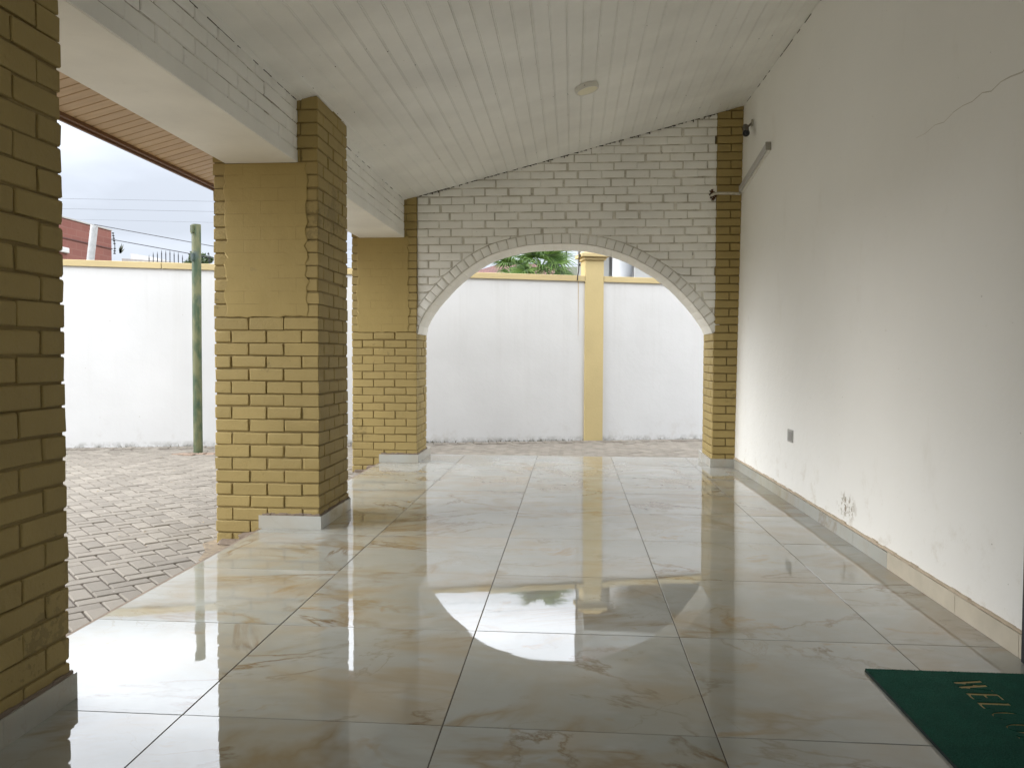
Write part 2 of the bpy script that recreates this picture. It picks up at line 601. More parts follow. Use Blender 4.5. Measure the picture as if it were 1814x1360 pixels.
def redbrick():
    m, n, b = newmat('red_clad_wall')
    P = wpos(n)
    br = N(n, 'ShaderNodeTexBrick', Scale=1.0)
    br.inputs['Color1'].default_value = (.15, .047, .034, 1)
    br.inputs['Color2'].default_value = (.18, .06, .043, 1)
    br.inputs['Mortar'].default_value = (.19, .085, .065, 1)
    br.inputs['Mortar Size'].default_value = .012
    br.inputs['Brick Width'].default_value = .5
    br.inputs['Row Height'].default_value = .22
    sp = N(n, 'ShaderNodeSeparateXYZ'); n.links.new(P, sp.inputs[0])
    cb = N(n, 'ShaderNodeCombineXYZ')
    n.links.new(sp.outputs['Y'], cb.inputs[0]); n.links.new(sp.outputs['Z'], cb.inputs[1])
    n.links.new(cb.outputs[0], br.inputs['Vector'])
    c = mix(n, mapr(n, noise(n, P, 1.5, 6), .4, .7, 0, .4), br.outputs[0], (.20, .085, .065))
    n.links.new(c, b.inputs['Base Color'])
    b.inputs['Roughness'].default_value = .8
    return m
M_REDB = redbrick()

def leaf_material(name, c1, c2):
    m, n, b = newmat(name)
    ri = N(n, 'ShaderNodeNewGeometry').outputs['Random Per Island']
    c = mix(n, ri, c1, c2)
    n.links.new(c, b.inputs['Base Color'])
    b.inputs['Roughness'].default_value = .45
    tr = N(n, 'ShaderNodeBsdfTranslucent')
    n.links.new(c, tr.inputs['Color'])
    ms = N(n, 'ShaderNodeMixShader')
    ms.inputs[0].default_value = .3
    out = n.nodes['Material Output']
    n.links.new(b.outputs[0], ms.inputs[1]); n.links.new(tr.outputs[0], ms.inputs[2])
    n.links.new(ms.outputs[0], out.inputs['Surface'])
    return m
M_PALM = leaf_material('palm_leaf', (.05, .11, .02), (.17, .28, .06))
M_LEAF = leaf_material('tree_leaf', (.04, .07, .025), (.09, .13, .05))

# ================================================================== SETTING
GZ = -0.11                     # paving level; the tiled floor is z = 0
YA = 5.61                      # front face of the arch wall
YAB = 6.12                     # its back face
FL0, FL1 = -1.575, 6.30        # left edge and far end of the tiled floor

def wx(y, z):                  # right-hand wall: slightly bowed and leaning as in the photo
    return 2.022 - .004 * max(0.0, y - 2.5) ** 2 + .012 * max(0, z - .1)

def ceil_z(x):
    return 2.70 + .2597 * (x + 1.2)

# ground sheet
mb = MB()
mb.add([(-900, -900, -.16), (900, -900, -.16), (900, 900, -.16), (-900, 900, -.16)], [(0, 1, 2, 3)])
tag(mb.build('ground', M_GROUND), kind='structure')

# boundary wall line
BC = np.array((-1.852, 8.333)); BD = np.array((.97087, .23962)); BN = np.array((-.23962, .97087))
def bw(s, t=0.0):              # s metres along the wall, t metres behind its front face
    p = BC + BD * s + BN * t
    return p[0], p[1]

# paving: individual herringbone pavers
mb = MB()
u = .1
c45, s45 = math.cos(R(45)), math.sin(R(45))
def paver(cx, cy, hx, hy, ang, g=.0045):
    ca, sa = math.cos(ang), math.sin(ang)
    z = GZ + rng.normal(0, .0016)
    tx, ty = rng.normal(0, .006, 2)
    hx -= g; hy -= g
    b_ = .005
    vs_ = []
    for (ex, ey, dz) in ((hx, hy, -.012), (hx, hy, -b_), (hx - b_, hy - b_, 0)):
        for (sx, sy) in ((-1, -1), (1, -1), (1, 1), (-1, 1)):
            lx, ly = sx * ex, sy * ey
            vs_.append((cx + lx * ca - ly * sa, cy + lx * sa + ly * ca, z + dz + tx * lx + ty * ly))
    f = [(8, 9, 10, 11)]
    for k in range(4):
        k2 = (k + 1) % 4
        f += [(k, k2, k2 + 4, k + 4), (k + 4, k2 + 4, k2 + 8, k + 8)]
    mb.add(vs_, f)
def in_yard(x, y):
    if x < -11 or x > 7 or y < -5.5: return False
    d = (np.array((x, y)) - BC) @ BN
    if d > -.30: return False
    if x > FL0 - .035 and y < FL1 + .04: return False
    if x > 2.3 and y < 6.2: return False
    return True
for a in range(-190, 190):
    for b_ in range(-190, 190):
        m4 = (a - b_) % 4
        if m4 == 0: lx, ly, an = (a + 1) * u, (b_ + .5) * u, 0.0
        elif m4 == 3: lx, ly, an = (a + .5) * u, (b_ + 1) * u, math.pi / 2
        else: continue
        X, Y = lx * c45 - ly * s45, lx * s45 + ly * c45
        if in_yard(X, Y):
            paver(X, Y, .1, .05, R(45) + an)
s = -10.0
ang = math.atan2(BD[1], BD[0])
while s < 9.5:
    x, y = bw(s, -.105)
    paver(x, y, .055, .1, ang)
    s += .11 + rng.normal(0, .002)
pav = mb.build('paving', M_PAVE, smooth=None)
tag(pav, kind='structure')
mb = MB()
mb.add([(-16, -8, -.1195), (12, -8, -.1195), (12, 13, -.1195), (-16, 13, -.1195)], [(0, 1, 2, 3)])
tag(mb.build('paving_bed', M_SAND), kind='structure')

# tiled floor: slab with cement edge, dark grout bed and one polished tile after another
mb = MB()
mb.box(FL0 - .025, 2.30, -5.4, FL1 + .025, -.15, -.006, 0)
mb.box(FL0, 2.25, -5.4, FL1, -.0055, -.0018, 1)
nslab = len(mb.f)
xs = [FL0, -.8, 0, .8, 1.6, 2.2]
ys = [-5.4] + [.8 * k for k in range(-6, 8)] + [FL1]
uvs = {}
for i in range(len(xs) - 1):
    for j in range(len(ys) - 1):
        g = .0017
        x0, x1, y0, y1 = xs[i] + g, xs[i + 1] - g, ys[j] + g, ys[j + 1] - g
        z = rng.normal(0, .00025)
        tx, ty = rng.normal(0, .0008, 2)
        cx, cy_ = (x0 + x1) / 2, (y0 + y1) / 2
        zz = lambda x, y: z + tx * (x - cx) + ty * (y - cy_)
        e = .0012
        vs_ = [(x0, y0, -.004), (x1, y0, -.004), (x1, y1, -.004), (x0, y1, -.004)]
        vs_ += [(x, y, zz(x, y) - .0008) for x, y in ((x0, y0), (x1, y0), (x1, y1), (x0, y1))]
        vs_ += [(x, y, zz(x, y)) for x, y in ((x0 + e, y0 + e), (x1 - e, y0 + e), (x1 - e, y1 - e), (x0 + e, y1 - e))]
        f0 = len(mb.f)
        f = [(8, 9, 10, 11)]
        for k in range(4):
            k2 = (k + 1) % 4
            f += [(k, k2, k2 + 4, k + 4), (k + 4, k2 + 4, k2 + 8, k + 8)]
        mb.add(vs_, f, 2)
        ox, oy = rng.uniform(-40, 40, 2)
        sg = rng.choice([-1, 1])
        for fi in range(f0, len(mb.f)):
            uvs[fi] = (cx, cy_, ox, oy, sg)
flo = mb.build('floor', [M_CEM, M_GROUT, M_TILE])
uvl = flo.data.uv_layers.new(name='tile')
for p in flo.data.polygons:
    if p.index in uvs:
        cx, cy_, ox, oy, sg = uvs[p.index]
        for li in p.loop_indices:
            co = flo.data.vertices[flo.data.loops[li].vertex_index].co
            uvl.data[li].uv = ((co.x - cx) * sg + ox, (co.y - cy_) * sg + oy)
tag(flo, kind='structure')

BX1_C = -1.334
# ceiling boards: running away from the camera, V grooves between them
mb = MB()
xs0, xs1, pw = -1.40, 2.06, .1015
prof = []
x = xs0
while x < xs1:
    oz = rng.normal(0, .0007); gw = rng.uniform(.0, .0015)
    for dx, dz in ((0, .006), (.003 + gw, oz), (.008, oz), (.0095, .003 + oz), (.012, .003 + oz), (.0135, oz), (pw - .003 - gw, oz)):
        prof.append((x + dx, dz))
    x += pw + rng.normal(0, .0012)
ny = [-5.2, 6.05]
V = []
for (px, dz) in prof:
    for y in ny:
        V.append((px, y, ceil_z(px) + dz))
mb.add(V, [(2 * i, 2 * i + 1, 2 * i + 3, 2 * i + 2) for i in range(len(prof) - 1)])
for k in range(130):       # nail heads and dirt specks along the grooves
    px = xs0 + pw * rng.integers(1, 33) + rng.normal(0, .004)
    py = rng.choice([rng.uniform(-2, 5.6), rng.choice([.6, 2.2, 3.8, 5.2]) + rng.normal(0, .02)])
    e = rng.uniform(.0012, .003)
    mb.rbox(px - e, px + e, py - e * 1.2, py + e * 1.2, ceil_z(px) - .0012, ceil_z(px) + .002, .001, mi=1)
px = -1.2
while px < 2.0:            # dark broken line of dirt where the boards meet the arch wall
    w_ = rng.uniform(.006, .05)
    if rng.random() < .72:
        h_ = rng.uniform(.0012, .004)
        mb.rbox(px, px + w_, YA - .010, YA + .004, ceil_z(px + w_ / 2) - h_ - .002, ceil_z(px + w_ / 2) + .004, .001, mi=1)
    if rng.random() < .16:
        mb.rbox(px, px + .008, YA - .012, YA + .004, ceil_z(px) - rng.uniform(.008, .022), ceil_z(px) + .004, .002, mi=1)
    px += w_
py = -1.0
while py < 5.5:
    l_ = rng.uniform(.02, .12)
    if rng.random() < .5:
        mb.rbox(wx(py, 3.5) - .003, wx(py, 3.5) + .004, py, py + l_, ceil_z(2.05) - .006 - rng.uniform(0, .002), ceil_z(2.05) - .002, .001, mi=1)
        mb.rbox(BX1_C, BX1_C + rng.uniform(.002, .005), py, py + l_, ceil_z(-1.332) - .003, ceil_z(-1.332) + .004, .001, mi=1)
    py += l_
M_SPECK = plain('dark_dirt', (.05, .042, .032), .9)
tag(mb.build('ceiling', [M_CEIL, M_SPECK]), kind='structure')

# ================================================================== ROOF with eave
roof = empty('porch_roof', (0, 0, 3), 'sloping porch roof whose brown boarded eave overhangs the paved yard', 'roof')
mb = MB()
def rz(x, o): return ceil_z(x) + o
V = [(-2.42, -5.6, rz(-2.42, .10)), (3.2, -5.6, rz(3.2, .10)), (3.2, 6.35, rz(3.2, .10)), (-2.42, 6.35, rz(-2.42, .10))]
V += [(a, b, c + .12) for a, b, c in V]
mb.add(V, [(0, 3, 2, 1), (4, 5, 6, 7), (0, 1, 5, 4), (1, 2, 6, 5), (2, 3, 7, 6), (3, 0, 4, 7)])
mb.build('roof_deck', M_CONC, roof)
mb = MB()
y = -5.5
while y < 6.25:
    g = .010
    V = []
    for (dx, o) in ((-2.40, 0), (-1.78, 0)):
        for (yy, dz) in ((y + g * .5, .012), (y + g, 0), (y + .083 - g * .2, 0), (y + .083, .012)):
            V.append((dx, yy, ceil_z(dx) + dz))
    mb.add(V, [(0, 1, 5, 4), (1, 2, 6, 5), (2, 3, 7, 6)])
    y += .083
mb.build('soffit', M_SOFF, roof)
mb = MB()
V = []
mb.box(-2.39, -1.80, -5.5, 6.8, 2.562, 2.563)
mb = MB()
mb.rbox(-2.415, -2.395, -5.55, 6.37, rz(-2.4, -.028), rz(-2.4, .20), .004)
mb.rbox(-2.395, -2.370, -5.55, 6.37, rz(-2.4, -.014), rz(-2.4, .01), .004)
mb.build('fascia', M_FASC, roof)

# ================================================================== PILLARS
BWD = .105
def brick_mesh(mb, x0, x1, y0, y1, z0, z1, parity, course=.0802, j=.0075, r=.005):
    mb.box(x0 + .0085, x1 - .0085, y0 + .0085, y1 - .0085, z0, z1, 1)
    k = 0
    z = z0
    def split(a, b, n):
        w = (b - a) / n
        return [(a + i * w + (j / 2 if i else 0), a + (i + 1) * w - (j / 2 if i < n - 1 else 0)) for i in range(n)]
    while z < z1 - .02:
        h = course - j
        dj = lambda: rng.normal(0, .0016)
        if k % 2 == parity % 2:
            runs = [('x', a, b, s_) for s_ in (0, 1) for a, b in split(x0, x1, 3)]
            runs += [('y', a, b, s_) for s_ in (0, 1) for a, b in split(y0 + BWD + j, y1 - BWD - j, 2)]
        else:
            runs = [('y', a, b, s_) for s_ in (0, 1) for a, b in split(y0, y1, 3)]
            runs += [('x', a, b, s_) for s_ in (0, 1) for a, b in split(x0 + BWD + j, x1 - BWD - j, 2)]
        zt = min(z1, z + h)
        for ax, a, b, s_ in runs:
            o = dj()
            a += rng.normal(0, .0012); b += rng.normal(0, .0012)
            za, zb = z + rng.normal(0, .0014), zt + rng.normal(0, .0014)
            if ax == 'x':
                q = (y0 + o, y0 + BWD) if s_ == 0 else (y1 - BWD, y1 + o)
                mb.rbox(a, b, q[0], q[1], za, zb, r * rng.uniform(.7, 2.0), .0011)
            else:
                q = (x0 + o, x0 + BWD) if s_ == 0 else (x1 - BWD, x1 + o)
                mb.rbox(q[0], q[1], a, b, za, zb, r * rng.uniform(.7, 2.0), .0011)
        z += course
        k += 1

def skirt_strip(mb, p0, p1, h=.083, t=.013, out=(0, -1), breaks=()):
    """upright skirting tiles from p0 to p1 (xy), standing proud of the wall in direction out"""
    p0 = np.array(p0); p1 = np.array(p1); o = np.array(out, float)
    L = np.linalg.norm(p1 - p0); d = (p1 - p0) / L
    cuts = [0] + [b for b in breaks if 0 < b < L] + [L]
    for a, b in zip(cuts[:-1], cuts[1:]):
        a2, b2 = a + (.001 if a else 0), b - (.001 if b < L else 0)
        q = [p0 + d * a2, p0 + d * b2, p0 + d * b2 + o * t, p0 + d * a2 + o * t]
        V = [(x, y, 0.0005) for x, y in q] + [(x, y, h) for x, y in q]
        mb.add(V, [(0, 3, 2, 1), (4, 5, 6, 7), (0, 1, 5, 4), (1, 2, 6, 5), (2, 3, 7, 6), (3, 0, 4, 7)])

PX0, PX1 = -1.878, -1.205
def pillar(y0, y1, label, parity, z1=2.80, panel=None, flip=False, sides='front'):
    t = empty('brick_pillar', ((PX0 + PX1) / 2, (y0 + y1) / 2, GZ), label, 'pillar', 'yellow brick pillars along the open side of the porch')
    mb = MB()
    brick_mesh(mb, PX0, PX1, y0, y1, GZ, z1, parity)
    mb.build('brickwork', [M_YEL, M_YMORT], t, smooth=50)
    if panel:
        # smooth rendered patch on the near face, its faint joints still showing through
        mb = MB()
        zb, zt, xa, xb = panel
        O = []
        for k in range(26): O.append((xa + rng.normal(0, .006), zb + (zt - zb) * k / 26))
        for k in range(12): O.append((xa + (xb - xa) * k / 12, zt))
        for k in range(26): O.append((xb + rng.normal(0, .008), zt - (zt - zb) * k / 26))
        for k in range(12): O.append((xb - (xb - xa) * k / 12, zb + rng.normal(0, .004)))
        cx_, cz_ = (xa + xb) / 2, (zb + zt) / 2
        nO = len(O)
        V = [(x, y0 + .02, z) for x, z in O] + [(x, y0 - .0015, z) for x, z in O]
        V += [(x + (.006 if x < cx_ else -.006), y0 - .0045, z + (.005 if z < cz_ else -.005)) for x, z in O]
        fs_ = [tuple(range(3 * nO - 1, 2 * nO - 1, -1))]
        for a_ in range(nO):
            b_ = (a_ + 1) % nO
            for l_ in (0, nO):
                fs_.append((a_ + l_, a_ + l_ + nO, b_ + l_ + nO, b_ + l_))
        mb.add(V, fs_)
        mb.build('rendered_patch', M_YPANEL, t, smooth=50)
    mb = MB()
    skirt_strip(mb, (FL0 - .02, y0), (PX1 + .013, y0), out=(0, -1))
    skirt_strip(mb, (PX1, y0), (PX1, y1 if y1 < 6 else FL1), out=(1, 0), breaks=(.32,))
    if y1 < 6:
        skirt_strip(mb, (PX1 + .013, y1), (FL0 - .02, y1), out=(0, 1))
    mb.build('skirting', M_SKIRT, t)
    mb = MB()   # rough cement fillet on top of the skirting
    for k in range(14):
        a = y0 + (y1 - y0) * k / 14
        hgt = .083 + rng.uniform(.006, .014)
        mb.rbox(PX1 - .004, PX1 + rng.uniform(.006, .011), a, a + (y1 - y0) / 14 + .004, .08, hgt, .004, .001)
        xa = FL0 + (PX1 - FL0) * k / 14
        mb.rbox(xa, xa + (PX1 - FL0) / 14 + .004, y0 - rng.uniform(.006, .011), y0 + .004, .08, hgt + .003, .004, .001)
    # crumbling mortar haunch where the pillar meets the paving
    mb.rbox(PX0 + .02, FL0 - .01, y0 - .045, y0 + .02, GZ - .02, GZ + .035, .025, .006)
    mb.rbox(PX0 + .15, FL0 - .02, y0 - .03, y0 + .02, GZ, GZ + .075, .025, .006)
    mb.build('cement_fillet', M_CEM, t, smooth=60)
    return t

pillar(-.555, .075, 'nearest yellow brick pillar, dark and filling the left edge of the view', 1)
pillar(2.517, 3.15, 'middle yellow brick pillar with a smooth rendered patch, between the two white beams', 1, panel=(1.332, 2.286, -1.800, -1.280))
pillar(5.593, 6.125, 'far yellow brick pillar joined to the left end of the white arch', 1, z1=2.8, panel=(1.332, 2.305, -1.820, -1.290))

# ------------------------------------------------------------------ beams
BX0, BX1, BZ = -1.795, -1.332, 2.288
def beam(y0, y1, label):
    t = empty('beam', ((BX0 + BX1) / 2, (y0 + y1) / 2, BZ), label, 'beam', 'white beams between the brick pillars')
    mb = MB()
    mb.box(BX0, BX1 - .0105, y0, y1, BZ, 2.72, 0)
    mb.build('plaster_core', M_WPLAS, t)
    mb = MB()
    fn = lambda u_, v_, h_: (BX1 + h_, u_, v_)
    fo = lambda u_, v_, h_: (BX0 - .006 - h_, u_, v_)
    z = BZ + .078 - .0802
    k = 0
    while z < 2.70:
        off = .11 if k % 2 else 0
        y = y0 - off
        while y < y1:
            a, b = max(y, y0), min(y + .226, y1)
            if b - a > .03:
                zz0 = max(z, BZ)
                if k > 0:
                    pillow(mb, fn, a, b, zz0, z + .0802, mj=1, j=rng.uniform(.005, .008), d=.008, r=.006, wob=.0010, off=rng.normal(0, .0016))
                pillow(mb, fo, a, b, zz0, z + .0802, j=.006, d=.006, r=.006)
            y += .226
        z += .0802
        k += 1
    o = mb.build('brick_face', [M_WBR, M_BJOINT], t, smooth=50)
    mb = MB()
    mb.rbox(BX1 - .01, BX1 + .0005, y0, y1, BZ + .0005, BZ + .0765, .003, .0004)
    mb.box(BX1 - .011, BX1 - .0094, y0, y1, BZ + .078, 2.72)
    mb.build('plaster_edge', M_WBR, t, smooth=50)
beam(.075, 2.517, 'long white beam between the nearest and the middle brick pillars')
beam(3.15, 5.593, 'white beam between the middle and the far brick pillars')

# ================================================================== ARCH WALL
AP = [(-1.205, 1.312), (-1.180, 1.415), (-1.110, 1.545), (-.985, 1.700), (-.843, 1.846), (-.640, 2.008), (-.418, 2.124), (-.11, 2.200), (.110, 2.217), (.27, 2.220),
      (.44, 2.213), (.631, 2.186), (.915, 2.098), (1.197, 1.943), (1.35, 1.830), (1.48, 1.706), (1.62, 1.545), (1.725, 1.395), (1.757, 1.325)]
def catmull(P, n=14):
    P = [np.array(p) for p in P]
    P = [2 * P[0] - P[1]] + P + [2 * P[-1] - P[-2]]
    out = []
    for i in range(1, len(P) - 2):
        for k in range(n):
            t = k / n
            a, b, c, d = P[i - 1], P[i], P[i + 1], P[i + 2]
            out.append(.5 * ((2 * b) + (-a + c) * t + (2 * a - 5 * b + 4 * c - d) * t * t + (-a + 3 * b - 3 * c + d) * t ** 3))
    out.append(P[-2])
    return np.array(out)
AC = catmull(AP)
seg = np.linalg.norm(np.diff(AC, axis=0), axis=1)
AS = np.concatenate([[0], np.cumsum(seg)])
def arc(s_, r_):               # point on the arch at arclength s, r outwards
    s_ = min(max(s_, -.2), AS[-1] + .2)
    x = np.interp(s_, AS, AC[:, 0]); z = np.interp(s_, AS, AC[:, 1])
    e = .03
    a = np.array([np.interp(max(0, s_ - e), AS, AC[:, 0]), np.interp(max(0, s_ - e), AS, AC[:, 1])])
    b = np.array([np.interp(min(AS[-1], s_ + e), AS, AC[:, 0]), np.interp(min(AS[-1], s_ + e), AS, AC[:, 1])])
    d = (b - a) / np.linalg.norm(b - a)
    return x - d[1] * r_, z + d[0] * r_
RING = .100
ext = np.array([arc(s_, RING) for s_ in np.linspace(0, AS[-1], 200)])
def ext_z(x):
    return np.interp(x, ext[:, 0], ext[:, 1])
PR = 1.772                     # left edge of the yellow pilaster above the springing
arch = empty('arch_wall', (.3, YA, 0), 'white painted brick wall with a wide arched opening at the far end of the porch', 'arch wall')
mb = MB()
n = len(AC)
V = []
for (x, z) in AC:
    V += [(x, YA + .008, z), (x, YA + .008, 4.0), (x, YAB, z), (x, YAB, 4.0)]
fs = []
for i in range(n - 1):
    a, b = 4 * i, 4 * (i + 1)
    fs += [(a, b, b + 1, a + 1), (a + 2, a + 3, b + 3, b + 2), (a, a + 2, b + 2, b)]
mb.add(V, fs)
mb.build('wall_core', M_WJOINT, arch)
mb = MB()
def ffront(u_, v_, h_):
    return (u_, YA - h_, max(v_, float(ext_z(u_)) + .004))
def fback(u_, v_, h_):
    return (u_, YAB + .006 + h_, max(v_, float(ext_z(u_)) + .004))
dropf = lambda u_, v_: v_ <= ext_z(u_)
z = GZ + .0802 * 17
k = 0
while z < 3.72:
    x = -1.205 - (.115 if k % 2 else 0)
    while x < PR + .01:
        a, b = max(x, -1.205), min(x + .230, PR + .012)
        if b - a > .03 and z < ceil_z(b) + .05:
            pillow(mb, ffront, a, b, z, z + .0802, mj=1, j=rng.uniform(.006, .0115), d=.010, r=.0065, wob=.0008, nu=5, off=rng.normal(0, .0024), drop=dropf)
            if b - a > .04:
                pillow(mb, fback, a, b, z, z + .0802, j=.008, d=.006, r=.008, wob=.0006, nu=2, drop=dropf)
        x += .232 + rng.normal(0, .009)
    z += .0802
    k += 1
mb.build('brickwork', [M_WBR, M_WJOINT], arch, smooth=50)
mb = MB()
s_ = -.01
while s_ < AS[-1] - .03:
    w_ = .088 + rng.normal(0, .004)
    pillow(mb, lambda u_, v_, h_: (arc(u_, v_)[0], YA - .002 - h_, arc(u_, v_)[1]), s_, s_ + w_, .0, RING, mj=1, j=.0085, d=.010, r=.010, wob=.0009, nu=2, off=rng.normal(0, .0012))
    s_ += w_
mb.build('arch_ring', [M_WBR, M_WJOINT], arch, smooth=50)
mb = MB()
s_ = 0
k = 0
while s_ < AS[-1] - .02:
    w_ = .088
    yy = [YA + .003, YA + .13, YA + .35, YAB] if k % 2 else [YA + .003, YA + .24, YAB]
    for a, b in zip(yy[:-1], yy[1:]):
        pillow(mb, lambda u_, v_, h_: (arc(u_, -.006 - h_)[0], v_, arc(u_, -.006 - h_)[1]), s_, min(s_ + w_, AS[-1]), a, b, j=.004, d=.0035, r=.006, wob=.0006, nu=2)
    s_ += w_
    k += 1
mb.build('arch_underside', M_WPLAS, arch, smooth=50)
# yellow pilaster at the right-hand end
mb = MB()
mb.box(1.772 + .0, 2.2, YA + .002, YAB + .1, GZ, 4.0, 1)
z = GZ
k = 0
while z < 3.75:
    xl = 1.758 if z < 1.29 else 1.775
    cuts = [xl, wx(5.6, z) + .03] if k % 2 else [xl, xl + .135, wx(5.6, z) + .03]
    if True:
        for a, b in zip(cuts[:-1], cuts[1:]):
            mb.rbox(a + .003, b - .004, 5.593 + rng.normal(0, .001), 5.75, z, z + .0722, .008, .0008)
    if z < 1.29:
        cy_ = [5.593, 5.82, 6.05, 6.16] if k % 2 else [5.593 + .11, 5.93, 6.16]
        for a, b in zip(cy_[:-1], cy_[1:]):
            if a > 5.6 or k % 2:
                mb.rbox(1.757, 1.85, max(a, 5.60) + .004, b - .004, z, z + .0722, .008, .0008)
    z += .0802
    k += 1
mb.build('pilaster', [M_YEL, M_YMORT], arch, smooth=50)
mb = MB()
skirt_strip(mb, (1.757, 5.593), (1.985, 5.593), out=(0, -1))
skirt_strip(mb, (1.757, FL1), (1.757, 5.580), out=(-1, 0))
mb.build('skirting', M_SKIRT, arch)
mb = MB()      # broken hole in the brickwork where the pipe comes out
for k in range(26):
    a = rng.uniform(0, 6.28); rr = rng.uniform(.012, .042)
    x, z = 1.738 + rr * math.cos(a), 2.686 + rr * math.sin(a) * 1.1
    e = rng.uniform(.005, .011)
    mb.rbox(x - e, x + e, YA - .012, YA + .004, z - e, z + e, .003, .002)
mb.build('broken_edge', plain('rusty_mortar', (.11, .055, .03), .9, sc=60), arch, smooth=60)

# ================================================================== HOUSE WALL (right)
house = empty('house_wall', (2.02, 3, 0), 'tall white plastered house wall down the right side of the porch', 'wall')
mb = MB()
def grid_wall(ya, yb, za, zb, ny_, nz_):
    V = []
    for j_ in range(nz_ + 1):
        for i in range(ny_ + 1):
            y = ya + (yb - ya) * i / ny_; z = za + (zb - za) * j_ / nz_
            V.append((wx(y, z), y, z))
    mb.add(V, [(j_ * (ny_ + 1) + i, (j_ + 1) * (ny_ + 1) + i, (j_ + 1) * (ny_ + 1) + i + 1, j_ * (ny_ + 1) + i + 1) for j_ in range(nz_) for i in range(ny_)])
grid_wall(.66, 5.7, -.02, 4.0, 24, 10)
grid_wall(-1.96, .66, 2.16, 4.0, 2, 4)
grid_wall(-5.4, -1.96, -.02, 4.0, 4, 4)
mb.box(2.25, 2.45, -5.4, 6.2, -.1, 4.0)
mb.box(2.022, 2.25, .655, .66, 0, 2.16)
mb.box(2.022, 2.25, -1.965, -1.96, 0, 2.16)
mb.box(2.03, 2.25, -1.96, .66, 2.155, 2.16)
mb.build('plaster', M_WALL, house, smooth=30)
mb = MB()
mb.box(-1.62, -1.45, -5.4, -.56, -.1, 2.9)  # unseen wall added behind the camera to keep the near pillar and floor dark
mb.build('unseen_light_block', plain('light_block_brown', (.16, .12, .06), .7), house)
mb = MB(); mb2 = MB(); mb3 = MB()
brk = [5.58, 4.0, 3.2, 2.62, 2.4, 1.9, 1.18, .70, .662]
for a, b in zip(brk[:-1], brk[1:]):
    q = [(wx(a, 0) - .012, a - .0012), (wx(b, 0) - .012, b + .0012)]
    h = .083 if a > 2 else .088
    V = [(q[0][0], q[0][1], .0005), (q[1][0], q[1][1], .0005), (q[1][0] + .012, q[1][1], .0005), (q[0][0] + .012, q[0][1], .0005)]
    V += [(x, y, h) for x, y, _ in V]
    (mb if a > 2.0 else mb2).add(V, [(0, 3, 2, 1), (4, 5, 6, 7), (0, 1, 5, 4), (1, 2, 6, 5), (2, 3, 7, 6), (3, 0, 4, 7)])
for k in range(60):
    a = 5.58 - k * 4.92 / 60; b = a - 4.92 / 60 - .003
    hh = .100 + rng.normal(0, .002)
    xx = wx(a, 0)
    mb3.rbox(xx - .013, xx + .01, b, a, .0845 if a > 2 else .0885, hh, .004, .0008)
mb.build('skirting', M_SKIRT, house)
o = mb2.build('skirting', plain('cream_skirting_tile', (.58, .53, .43), .15, sc=5), house)
o['label'] = 'plain cream skirting tiles nearest the door'
mb3.build('cement_strip', M_TAN, house, smooth=60)
# hairline crack
pts = [(.60, 2.33), (.722, 2.175 + .03), (.80, 2.185), (.93, 2.16), (1.05, 2.21), (1.20, 2.172), (1.288, 2.182), (1.42, 2.15), (1.52, 2.172), (1.62, 2.15), (1.748, 2.160)]
pts = [(0.60, 2.33)] + [(y, z) for y, z in pts[1:]]
mb = MB()
cp = [(.55, 2.19), (.66, 2.186), (.722, 2.175), (.79, 2.185), (.84, 2.160), (.92, 2.172), (.99, 2.176), (1.06, 2.163), (1.13, 2.180), (1.21, 2.170), (1.288, 2.178), (1.37, 2.176), (1.46, 2.158), (1.55, 2.172), (1.65, 2.160), (1.748, 2.167)]
for i in range(len(cp) - 1):
    (y0, z0), (y1, z1) = cp[i], cp[i + 1]
    for k in range(4):
        t0, t1 = k / 4, (k + 1) / 4
        ja, jb = rng.normal(0, .003, 2) if 0 < k else (0, 0)
        w_ = .0032 * (1 - (i + t0) / len(cp)) + .0009
        ya, za = y0 + (y1 - y0) * t0, z0 + (z1 - z0) * t0
        yb, zb = y0 + (y1 - y0) * t1, z0 + (z1 - z0) * t1
        mb.add([(wx(ya, za) - .0012, ya, za - w_), (wx(yb, zb) - .0012, yb, zb - w_ * .8), (wx(yb, zb) - .0012, yb, zb + w_ * .8), (wx(ya, za) - .0012, ya, za + w_)], [(0, 1, 2, 3)])
mb.build('crack', plain('crack_grey', (.64, .62, .56), .9), house)

# door at the right edge
door = empty('door', (2.02, .15, 0), 'dark metal door frame just entering at the right edge of the view', 'door')
mb = MB()
mb.rbox(1.992, 2.10, .600, .654, .002, 2.15, .004)
mb.rbox(1.992, 2.10, -1.954, -1.900, .002, 2.15, .004)
mb.rbox(1.992, 2.10, -1.900, .600, 2.095, 2.15, .004)
mb.build('door_frame', M_DARK, door, smooth=40)
mb = MB()
DL = plain('grey_door_paint', (.055, .06, .07), .4)
for ya, yb in ((-1.897, -.655), (-.645, .597)):  # second leaf, out of view, added dark to cut bounce on the near pillar
    mb = MB()
    mb.rbox(2.04, 2.08, ya, yb, .01, 2.092, .004)
    for za, zb in ((.15, .95), (1.1, 1.98)):
        mb.rbox(2.030, 2.045, ya + .12, yb - .12, za, zb, .006)
    mb.build('door_leaf', DL, door, smooth=40)
mb = MB()
mb.tube([(2.04, -.58, 1.02), (1.985, -.58, 1.02), (1.985, -.47, 1.02)], .009)
mb.build('handle', M_DARK, door, smooth=40)

